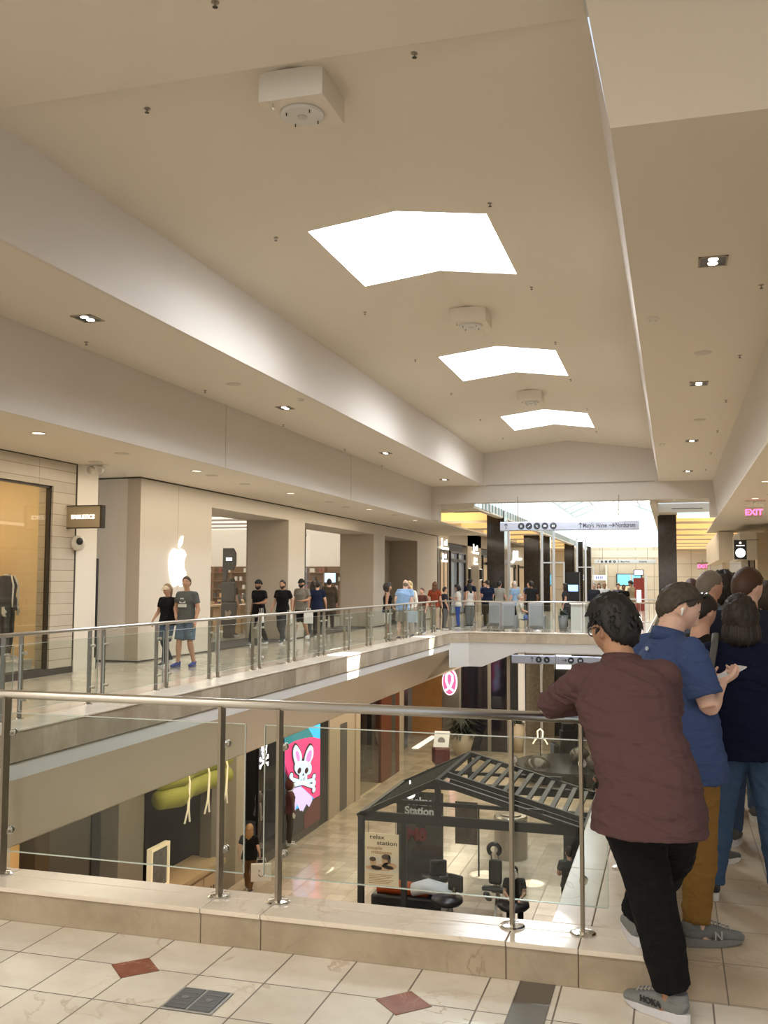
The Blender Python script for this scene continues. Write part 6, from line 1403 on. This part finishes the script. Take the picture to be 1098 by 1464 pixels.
Q = [  # queue to the right and its far end:  x, y, yaw, label, height, keywords
 ((.16, 6.55), -40, 'person in black tee hidden behind the man in blue polo', 1.66, dict(P=PHONE, hair='short', topc=(.012, .010, .008), botc=DJ, build=1.1, skin='light')),
 ((.47, 6.95), -18, 'tall auburn-haired man in dark tee behind the woman in navy', 1.83, dict(P=pose(pitch=-18, yaw=-28, elR=(.24, .08, 1.14), haR=(.08, .30, 1.2), elL=(-.24, .05, 1.13), haL=(-.08, .3, 1.18)), topc=(.015, .018, .035), botc=JEAN, build=1.18, skin='fair', hair='short', hairc=(.055, .022, .010))),
 ((.27, 8.2), -20, 'grey-haired man in washed blue-grey shirt ahead in the queue', 1.83, dict(P=pose(pitch=-15, yaw=-35), top='long', collar=True, topc=(.11, .135, .17), botc=DJ, build=1.1, hair='buzz', hairc=(.20, .17, .14))),
 ((.42, 8.9), -10, 'person with black curly hair in a black and cream checked shirt', 1.80, dict(topc=(.09, .08, .07), botc=DJ, hair='curly', skin='brown')),
 ((.66, 7.7), -10, 'brown-haired man in dark shirt just right of the auburn-haired man', 1.74, dict(topc=(.02, .02, .024), botc=JEAN, skin='fair', hairc=(.03, .018, .01))),
 ((.80, 8.4), 20, 'black-haired person in cream top at the right edge', 1.72, dict(topc=(.62, .55, .45), bottom='shorts', botc=DJ, hair='long', female=True)),
 ((.42, 10.4), 0, 'dark-haired man further up the queue beside the grey-haired man', 1.80, dict(topc=(.03, .03, .04))),
 ((.20, 11.3), 0, 'short reddish-haired man further up the queue', 1.77, dict(topc=(.10, .03, .03), hairc=(.06, .02, .012))),
 ((.9, 12.6), 10, 'man in grey tee standing by the right wall in the queue', 1.78, dict(topc=(.2, .2, .2))),
 ((.78, 9.3), -5, 'person in black shorts and black canvas shoes within the queue', 1.60, dict(bottom='shorts', botc=B_, topc=B_, shoe=(.02, .02, .02), sole=(.8, .8, .8), hairc=(.02, .01, .01))),
 ((-1.72, 43.5), 62, 'young man in beige tee looking down at his phone past the railing', 1.82, dict(P=PHONE, topc=(.46, .38, .27), botc=(.10, .10, .10), hair='short', skin='tan')),
 ((-2.75, 42.2), 160, 'bald man in white tee near the far barrier', 1.74, dict(topc=(.65, .64, .62), hair='bald', skin='tan', P=pose(pitch=-20))),
 ((-3.1, 41.0), 170, 'grey-haired man in dark jacket near the far barrier', 1.70, dict(topc=(.03, .03, .035), hairc=(.3, .28, .26), skin='fair', top='long')),
 ((-2.25, 43.0), 190, 'dark-haired person in grey between bald man and young man', 1.68, dict(topc=(.12, .12, .14))),
 ((-1.95, 41.6), 200, 'dark-haired person in black beside the young man in beige', 1.64, dict(topc=B_, skin='brown')),
 ((-3.9, 55), 180, 'distant woman in pale dress by the far columns', 1.66, dict(topc=(.6, .5, .45), female=True, hair='long', botc=(.5, .4, .3))),
 ((-3.0, 58), 170, 'distant person in cream hat and light top', 1.72, dict(topc=(.7, .6, .4), hat='cap', hatc=(.7, .6, .35))),
 ((.75, 15.5), 0, 'woman with brown hair deep in the queue', 1.68, dict(topc=(.2, .1, .1), female=True, hair='long', hairc=(.08, .04, .02))),
 # left walkway
 ((-9.92, 18.05), 168, 'woman in cream cap, black tee and denim shorts walking beside the man in grey', 1.66, dict(P=WALK, female=True, topc=B_, bottom='shorts', botc=(.08, .12, .18), hat='cap', hatc=(.62, .52, .36), hair='pony', hairc=(.2, .12, .06), skin='tan', legsk=(.05, .06, .08), shoe=(.06, .06, .07))),
 ((-9.38, 17.85), 172, 'man in grey printed tee and denim shorts with blue shoes', 1.80, dict(P=pose(elR=(.28, -.02, 1.15), haR=(.16, .14, .98), hdirR=(-.5, .3, -1), kneeR=(.10, .1, .49), ankR=(.10, .12, .085), ankL=(-.10, -.12, .085), head=(0, .03, 1.63), yaw=20), topc=(.085, .09, .085), bottom='shorts', botc=(.10, .14, .19), hairc=(.05, .025, .012), skin='tan', shoe=(.02, .04, .22), sole=(.05, .06, .15), build=1.06)),
 ((-10.68, 24.4), 160, 'bearded man in black tee and black turban carrying a white bag', 1.76, dict(P=WALKB, topc=B_, botc=(.02, .02, .022), hat='turban', beard=.020, skin='brown', build=1.08)),
 ((-10.38, 25.35), 172, 'man in black tee and grey trousers walking with a white bag', 1.76, dict(P=WALK, topc=B_, botc=(.06, .065, .07), beard=.006, skin='tan', build=1.04)),
 ((-10.42, 26.9), 168, 'bearded man in grey tee, black shorts and black cap', 1.80, dict(P=WALKB, topc=(.20, .18, .15), bottom='shorts', botc=B_, hat='cap', beard=.016, skin='tan', shoe=(.6, .6, .6), build=1.05)),
 ((-10.45, 28.3), 10, 'person in navy tee walking away behind the man in grey tee', 1.75, dict(P=WALK, topc=NAVY, botc=B_)),
 ((-11.0, 29.4), 30, 'black-haired person entering the pale shop', 1.72, dict(topc=(.03, .02, .02), hair='long', female=True, skin='brown')),
 ((-11.6, 32.6), 20, 'person in long brown coat seen behind the shop glass', 1.82, dict(topc=(.06, .045, .03), top='long', hem=.55, botc=(.05, .04, .03), loose=2., build=1.2)),
 ((-13.9, 24.9), 60, 'shopper in dark top bending over the first display table', 1.70, dict(P=pose(head=(0, .16, 1.58), neck=(0, .12, 1.44), chest=(0, .08, 1.28), shL=(-.185, .09, 1.38), shR=(.185, .09, 1.38), pitch=-35), topc=(.03, .035, .06), botc=(.05, .06, .08))),
 ((-13.35, 28.35), -20, 'shopper with backpack and grey jeans standing in the shop', 1.82, dict(topc=(.03, .035, .03), botc=(.16, .16, .15), hairc=(.04, .03, .02))),
 ((-16.6, 41.), 100, 'shopper in red top deep in the pale shop', 1.7, dict(topc=(.3, .04, .03), hairc=(.02, .02, .02))),
 ((-7.95, 27.35), -70, 'dark-haired woman in black tank top and white shorts at the left railing', 1.68, dict(P=pose(yaw=12, elL=(-.23, .04, 1.14), haL=(-.1, .2, 1.0)), female=True, top='tank', topc=B_, bottom='shorts', botc=(.72, .70, .66), hair='curly', skin='tan')),
 ((-7.72, 28.2), 25, 'bald grey man in light blue shirt leaning at the left railing', 1.80, dict(P=pose(chest=(.05, .06, 1.28), neck=(.09, .10, 1.45), head=(.11, .14, 1.60), shL=(-.09, .08, 1.38), shR=(.27, .08, 1.38), elL=(-.20, .0, 1.16), haL=(-.16, .16, 1.0)), topc=(.26, .40, .62), bottom='shorts', botc=(.30, .26, .20), hair='fringe', hairc=(.25, .2, .15), skin='fair', build=1.2, hem=.84)),
 ((-7.9, 29.7), 160, 'blonde woman in bright white top behind the man in light blue', 1.74, dict(female=True, topc=(.85, .82, .76), top='long', botc=(.55, .5, .45), hair='long', hairc=(.62, .45, .22))),
 ((-8.05, 31.9), 150, 'short brown-haired person in brown top at the left railing', 1.52, dict(topc=(.10, .04, .03), botc=(.06, .05, .05), hairc=(.1, .05, .03))),
 ((-8.05, 33.7), -10, 'woman in rust-red top and beige trousers', 1.72, dict(female=True, topc=(.22, .045, .02), botc=(.42, .34, .25), hair='long', hairc=(.12, .05, .02))),
 ((-8.0, 35.0), -60, 'boy in black vest over white tee with grey trousers', 1.54, dict(topc=(.03, .03, .035), botc=(.14, .14, .14), hair='short')),
 ((-7.75, 36.2), 100, 'girl in white tee and bright blue trousers', 1.62, dict(P=PHONE, female=True, topc=(.75, .72, .66), botc=(.05, .10, .42), hair='bob')),
 ((-7.45, 36.9), 60, 'long-haired woman in white tank and loose grey trousers', 1.66, dict(female=True, top='tank', topc=(.75, .74, .72), botc=(.22, .22, .22), baggy=1.5, hair='long', hairc=(.02, .015, .012))),
 ((-7.95, 39.5), -20, 'tall dark-haired man in navy behind the two girls', 1.86, dict(topc=NAVY, botc=DJ)),
 ((-8.3, 41.2), 60, 'dark-haired person in black behind the tall man in navy', 1.82, dict(topc=B_)),
 ((-6.75, 36.9), 35, 'man in navy tee and olive-brown trousers holding a black bag', 1.80, dict(P=PHONE, topc=(.012, .018, .05), botc=(.055, .04, .022), build=1.15, skin='light', hairc=(.03, .02, .012))),
 ((-6.6, 38.6), -15, 'person in grey-white tee and dark trousers behind the man in navy', 1.76, dict(P=WALK, topc=(.4, .38, .34), botc=(.015, .02, .04))),
 ((-5.72, 36.9), 60, 'white-haired man in light blue checked shirt and black trousers', 1.76, dict(topc=(.28, .42, .62), botc=B_, hair='fringe', hairc=(.5, .48, .45), skin='fair', hem=.82)),
 ((-5.05, 34.05), -75, 'seated person in pale top and blue jeans on the grey lounge chair', 1.70, dict(P=SIT, topc=(.5, .48, .42), botc=(.05, .09, .25), shoe=(.8, .8, .8), hairc=(.3, .25, .2))),
 ((-5.2, 37.6), 30, 'dark-clothed man with a backpack at the counter', 1.78, dict(topc=(.02, .02, .02), botc=B_, skin='brown')),
 ((-3.9, 37.6), 90, 'long-haired woman in dark grey by the plants', 1.68, dict(female=True, topc=(.05, .045, .05), botc=DJ, hair='long')),
 ((-7.2, 46.5), 160, 'distant man in white cap between the black columns', 1.78, dict(topc=(.5, .5, .5), hat='cap', hatc=(.7, .7, .7))),
 ((-6.9, 49.), 180, 'distant person in blue jacket between the black columns', 1.72, dict(topc=(.06, .12, .3))),
 ((-9.3, 50.), 170, 'distant person in blue top by the shop doors', 1.74, dict(topc=(.1, .15, .35))),
 ((.55, 18.), 0, 'dark-haired person in black deep in the queue', 1.74, dict(topc=B_)),
 ((.95, 21.), 0, 'person in olive jacket deep in the queue', 1.78, dict(topc=(.08, .08, .04))),
]
for (x, y), yw, lb, h, k in Q:
    if y > 20: k.setdefault('vox', .018)
    k.setdefault('skin', 'light')
    person((x, y, 0), rot(yw), lb, h=h, **k)
LQ = [
 ((-10.25, 23.0), 8, 'blonde woman in black tee and tan trousers walking on the lower level', 1.66, dict(P=WALK, female=True, topc=B_, botc=(.16, .09, .045), hair='long', hairc=(.34, .20, .09), skin='fair')),
 ((-2.35, 22.9), 20, 'man in grey tee and black trousers standing at the right of the kiosk', 1.76, dict(P=pose(elL=(-.24, .06, 1.14), haL=(-.05, .22, 1.1)), topc=(.09, .09, .085), botc=(.012, .012, .014))),
 ((-3.5, 22.3), 190, 'person in black seated on the massage stool with bare head turned right', 1.72, dict(P=SIT, topc=B_, botc=B_, hair='short', skin='tan')),
 ((-2.55, 33.6), 90, 'child in dark top on the lower level right of the kiosk', 1.35, dict(topc=B_, skin='brown')),
 ((-7.75, 46.6), 190, 'white-haired man in dark red tee on the lower level beside the column', 1.78, dict(topc=(.13, .03, .025), botc=B_, hair='short', hairc=(.7, .68, .62), skin='fair')),
]
for (x, y), yw, lb, h, k in LQ: person((x, y, LOW if 'seated' not in lb else LOW+.06), rot(yw), lb, h=h, **k)
mannequin((-11.75, 24.95, LOW+.03), radians(-80), 'mannequin in white tee deep in the dark fashion shop', (.62, .60, .58), (.02, .02, .02))
mannequin((-11.3, 26.0, -5.74), radians(-70), 'mannequin in grey tracksuit in the dark shop window', (.22, .21, .19), (.16, .15, .14))
mannequin((-10.55, 26.45, -5.74), radians(-60), 'hooded mannequin in maroon top beside the glowing pink picture', (.10, .025, .022), (.05, .035, .03), hood=True)
mannequin((-11.5, 15.05, .29), radians(-80), 'mannequin in black and white jacket in the clothing shop window', (.02, .02, .022), (.03, .03, .035), jacket=True)
struct(MB().box(-11.1, -10.2, 26.1, 26.75, LOW, -5.74), 'plinth_fashion', mat('fashion_plinth_white', (.6, .58, .55), .4)) if False else None

# ---- things carried and worn
def bag(x, y, z, rz, lb, c=(.8, .8, .78), w=.24, hgt=.28, logo=False):
    r = empty('shopping_bag', (x, y, z), rz, lb, 'bag')
    MB().box(-w/2, w/2, -.05, .05, 0, hgt).build('bag_body', mat('bag_%d' % int(c[0]*100), c, .5), r, bevel=.004)
    for s_ in (-.051, .051): MB().tube([(-w*.25, s_, hgt), (-w*.2, s_, hgt+.12), (w*.2, s_, hgt+.12), (w*.25, s_, hgt)], .005, 6).build('handle', WHITE, r, smooth=True)
    if logo:
        for q in (-1, 1): MB().ball((q*.05, -.055, hgt*.62), (.012, .004, .02), 8, 6).build('eye_mark', BLACK, r)
        MB().tube([(-.07, -.054, hgt*.42), (-.03, -.054, hgt*.30), (.03, -.054, hgt*.30), (.07, -.054, hgt*.42)], .008, 6).build('smile_mark', BLACK, r)
bag(-10.48, 24.1, .62, 0, 'small white paper bag held by the man in the turban', w=.13, hgt=.26)
bag(-10.1, 25.15, .55, 0, 'small white paper bag held by the man in black tee', w=.13, hgt=.26)
bag(-10.15, 26.75, .50, .2, 'white shopping bag held by the man in grey tee', w=.26, hgt=.32)
bag(-9.85, 22.85, LOW+.35, .4, 'white shopping bag with a black smile carried by the blonde woman', (.72, .71, .69), .5, .42, logo=True)
bag(-7.35, 28.1, .52, .3, 'translucent blue-white plastic bag held by the man in light blue', (.55, .65, .78), .34, .34)
bag(-6.3, 36.8, .42, .3, 'black tote bag hanging from the man in navy', (.015, .015, .015), .34, .36)
def on(parent, mb, name, material, **k): return mb.build(name, material, parent, **k)
# print on the grey tee, lettering on the shoes, earphone, glasses
gm = [o for o in bpy.data.objects if str(o.get('label', '')).startswith('man in grey printed')][0]
on(gm, MB().box(-.10, .10, .150, .153, 1.16, 1.22).box(-.07, .07, .150, .153, 1.24, 1.29).box(-.03, .05, .150, .153, 1.30, 1.34), 'shirt_print', mat('print_white', (.55, .55, .52), .7))
sh_ = [o for o in bpy.data.objects if o.parent == MAN_M and o.name.startswith('shoe')]
def head_of(man, P_, yaw, pitch):
    R = Matrix.Rotation(radians(yaw), 4, 'Z') @ Matrix.Rotation(radians(pitch), 4, 'X')
    return Matrix.Translation(Vector(P_)) @ R
HB = head_of(MAN_B, PB['head'], -20, -32)
m = MB()
for s_ in (-1, 1): m.tube([(s_*.066, .066, .112), (s_*.092, .03, .070), (s_*.093, -.01, .030), (s_*.088, -.03, .0)], .0042, 8)
m.tube([(-.066, .066, .112), (0, .088, .120), (.066, .066, .112)], .005, 8)
for s_ in (-1, 1): m.ball((s_*.036, .074, .116), (.028, .006, .020), 14, 8)
g = on(MAN_B, m, 'sunglasses', mat('glossy_black', (.01, .01, .012), .1), smooth=True); g.matrix_local = HB; g.name = 'sunglasses'
g = on(MAN_B, MB().ball((.090, -.002, -.008), (.007, .008, .010), 12, 8).tube([(.092, .0, -.010), (.094, .008, -.036)], .0042, 8), 'earphone', mat('earphone_white', (.9, .9, .9), .3), smooth=True); g.matrix_local = HB
g = on(MAN_B, MB().tube([(-.04, -.158, 1.355), (-.04, -.164, 1.355)], .011, 16), 'collar_emblem', mat('emblem_grey', (.45, .52, .62), .4))
HM = head_of(MAN_M, LEAN['head'], 50, -14)
m = MB()
for s_ in (-1, 1):
    m.tube([(s_*.062, .086, .012), (s_*.080, .03, .012), (s_*.083, -.012, .006)], .003, 8)
    pts_ = [(s_*.034+.026*cos(2*pi*k/14), .092, .004+.019*sin(2*pi*k/14)) for k in range(15)]; m.tube(pts_, .0026, 6)
m.tube([(-.010, .104, .006), (.010, .104, .006)], .0026, 6)
g = on(MAN_M, m, 'glasses', mat('glossy_black', (.01, .01, .012), .1), smooth=True); g.matrix_local = HM
ph = empty('mobile_phone', (.03, 5.12, 0), rot(-54), 'pale phone held in the hands of the man in blue polo', 'phone')
ph.scale = (1.8/1.75,)*3
pm = MB().box(-.037, .037, -.004, .004, -.075, .075).build('phone_body', mat('phone_grey', (.5, .5, .52), .3), ph, bevel=.003)
pm.matrix_local = Matrix.Translation((.02, .275, 1.235)) @ Matrix.Rotation(radians(-68), 4, 'X')
MB().box(-.033, .033, .004, .005, -.070, .070).build('screen', glow('phone_screen', (.75, .8, .9), .8), pm)
# bag strap of the woman
sb = empty('shoulder_bag', (.37, 5.85, 0), rot(2), 'grey leather shoulder bag on a wide strap with chrome rings', 'bag')
MB().tube([(-.165, .10, 1.20), (-.150, .075, 1.36), (-.145, .0, 1.435), (-.155, -.085, 1.39), (-.185, -.155, 1.25), (-.20, -.165, 1.12)], [(.019, .005)]*6, 10, lat=(1, .2, 0)).build('strap', mat('strap_grey', (.09, .09, .085), .5), sb, smooth=True)
m = MB()
for z in (1.20, 1.165, 1.13):
    m.tube([(-.20+.014*cos(2*pi*k/12), -.172, z+.014*sin(2*pi*k/12)) for k in range(13)], .0035, 6)
m.build('ring', CHROME, sb, smooth=True)
MB().box(-.235, -.20, -.13, .12, .78, 1.08).build('bag_body', mat('bag_black_leather', (.012, .012, .013), .4), sb, bevel=.012)
# ---------------------------------------------------------------- shoe lettering of the leaning man and the man in blue
def shoe_text(man, P_, side, body, size, col, outer, f=.07, z=.062, lat_off=.0505):
    an = Vector(P_['ank'+side]); tv = Vector(P_['toe'+side]).normalized(); lat = Vector((tv.y, -tv.x, 0)).normalized()*outer
    base = Vector((an.x, an.y, an.z-.085))
    o = text('lettering', body, col, (0, 0, 0), size, (0, 0, 0), man, .0015, bold=.0012)
    # text x runs heel-to-toe or toe-to-heel so that it reads from outside
    xa = tv if outer > 0 else -tv
    zz_ = Vector((0, 0, 1)); nn = lat
    xa = zz_.cross(nn).normalized()
    M = Matrix((xa, zz_, nn)).transposed().to_4x4(); M.translation = base+tv*f+lat*lat_off+Vector((0, 0, z)); o.matrix_local = M
    return o
shoe_text(MAN_M, pose(**LEAN), 'L', 'HOKA', .034, mat('lettering_dark', (.02, .02, .025), .5), -1)
PBB = pose(**PB)
shoe_text(MAN_B, PBB, 'R', 'N', .055, mat('lettering_pale', (.36, .37, .37), .5), 1, .085, .055)

# ---------------------------------------------------------------- light
W_ = bpy.data.worlds.new('sky'); S.world = W_; W_.use_nodes = True
bg = W_.node_tree.nodes['Background']; bg.inputs[0].default_value = (.75, .86, 1., 1); bg.inputs[1].default_value = .9
def area(name, loc, size, power, color, rot=(0, 0, 0), sy=None, spread=None):  # broad soft lamps, mostly placed for ambience rather than as modelled fixtures
    l = bpy.data.lights.new(name, 'AREA'); l.energy = power; l.color = color; l.size = size
    if sy: l.shape = 'RECTANGLE'; l.size_y = sy
    if spread: l.spread = spread
    o = bpy.data.objects.new(name, l); o.location = loc; o.rotation_euler = rot; COL.objects.link(o); return o
WM = (1., .88, .70); CO = (.86, .93, 1.)
for a, b in SKY: area('skylight_lamp', (XRD, (a+b)/2, 7.3), 2.3, 380, CO, sy=2.5)
area('concourse_fill', (-4, -1.5, 6.1), 8, 420, (1., .92, .80), sy=5)  # ambient fill added under the flat bay
area('left_walk_lamp', (-9.6, 21, 3.88), 1.2, 260, WM, sy=24)
area('right_walk_lamp', (2.4, 22, 3.88), 1.2, 120, WM, sy=24)
area('lower_left_lamp', (-9.2, 30, -1.5), 1.5, 680, (1., .82, .58), sy=40)
area('lower_mid_lamp', (-4, 38, -.6), 5, 450, (1., .86, .66), sy=10)
area('lower_near_lamp', (-3, 1, -1.4), 6, 160, WM, sy=5)
area('shop_lamp', (-17, 33, 4.2), 7, 420, (1, .93, .84), sy=20)
area('rear_fill', (-4, -4.6, 2.6), 13, 190, (1, .93, .82), rot=(radians(112), 0, 0), sy=3)  # unseen fill behind the camera, added to brighten the ceilings
area('shop_display_lamp', (-12.2, 13.8, 3.8), 1.4, 60, (1., .78, .48), sy=3)
area('fashion_lamp', (-12., 26.5, -1.6), 1.5, 40, (1, .95, .9), sy=3)
area('bay_lamp', (-9, 52, 4.3), 2, 260, WM, sy=26); area('bay_lamp_right', (1.8, 50, 4.3), 2, 260, WM, sy=22)
for i, (a, b) in enumerate([(37, 48), (50, 62), (66, 80)]): area('atrium_lamp', (-3.76, (a+b)/2, 7.0), 5, 230, (.92, .96, 1.), sy=b-a)
area('far_wall_fill', (-3.8, 76, 5.5), 5, 450, (1, .93, .82), rot=(radians(70), 0, 0), sy=2)  # fill added to brighten the beige end wall
area('opening_lamp', (-3.5, 32.3, 4.4), 5, 70, (1, .95, .88), sy=3)
def spot(name, loc, tgt, power, deg, color=(1, .97, .9), blend=.05, r=.02):
    l = bpy.data.lights.new(name, 'SPOT'); l.energy = power; l.spot_size = radians(deg); l.spot_blend = blend; l.color = color; l.shadow_soft_size = r
    o = bpy.data.objects.new(name, l); o.location = loc; d = Vector(tgt)-Vector(loc); o.rotation_euler = d.to_track_quat('-Z', 'Y').to_euler(); COL.objects.link(o)
spot('sun_patch_spot', (-3.4, 21.6, 7.2), (-6.75, 20.1, .16), 26000, 7)  # spot lamps added inside the skylights stand in for sun patches
spot('sun_patch_spot', (-3.4, 29.4, 7.2), (-6.7, 27.2, .16), 24000, 5)
spot('sun_patch_spot', (-2.6, 13.2, 7.2), (-.60, 4.58, .16), 7000, 1.6, (.85, .93, 1))
spot('sun_patch_spot', (-3.2, 21.2, 7.2), (-.50, 5.75, .16), 6000, 1.6, (.85, .93, 1))
spot('sun_patch_spot', (-3.4, 29.2, 7.2), (-4.9, 26.2, LOW), 16000, 3.2); spot('sun_patch_spot', (-3.0, 29.2, 7.2), (-3.6, 25.8, LOW), 16000, 2.6)
spot('streak_spot', (-3.4, 14., 7.2), (-8.37, 22.2, 4.6), 7000, 4, blend=.7); spot('streak_spot', (-3.4, 21.6, 7.2), (-8.37, 30.0, 4.6), 7000, 3.5, blend=.7)  # added spots imitate light streaks reflected onto the left fascia
spot('wall_glow', (-9.9, 15.5, -1.5), (-7.3, 15.9, -1.5), 25, 70, (1., .75, .4), .8, .05)

# ---------------------------------------------------------------- camera (measured from the vanishing points)
F, CX, CY, HC = 1400., 549., 732., 1.72
def nrm(u, v): return Vector(((u-CX)/F, (CY-v)/F, -1)).normalized()
Yd = nrm(962, 833); Xd = -nrm(-4250, 813); Xd = (Xd-Yd*Xd.dot(Yd)).normalized(); Zd = Xd.cross(Yd)
cam = bpy.data.cameras.new('camera'); co = bpy.data.objects.new('camera', cam); COL.objects.link(co)
R_ = Matrix(((Xd.x, Xd.y, Xd.z), (Yd.x, Yd.y, Yd.z), (Zd.x, Zd.y, Zd.z))).to_4x4()
R_.translation = (0, 0, HC); co.matrix_world = R_
cam.sensor_fit = 'HORIZONTAL'; cam.sensor_width = 36; cam.lens = 36*F/1098; cam.clip_start = .05; cam.clip_end = 300
S.camera = co
S.view_settings.view_transform = 'Standard'; S.view_settings.look = 'None'; S.view_settings.exposure = .22
S.cycles.use_denoising = True; S.cycles.max_bounces = 8; S.cycles.diffuse_bounces = 4; S.cycles.glossy_bounces = 3; S.cycles.transparent_max_bounces = 24
S.cycles.sample_clamp_indirect = 4; S.cycles.caustics_reflective = False; S.cycles.caustics_refractive = False
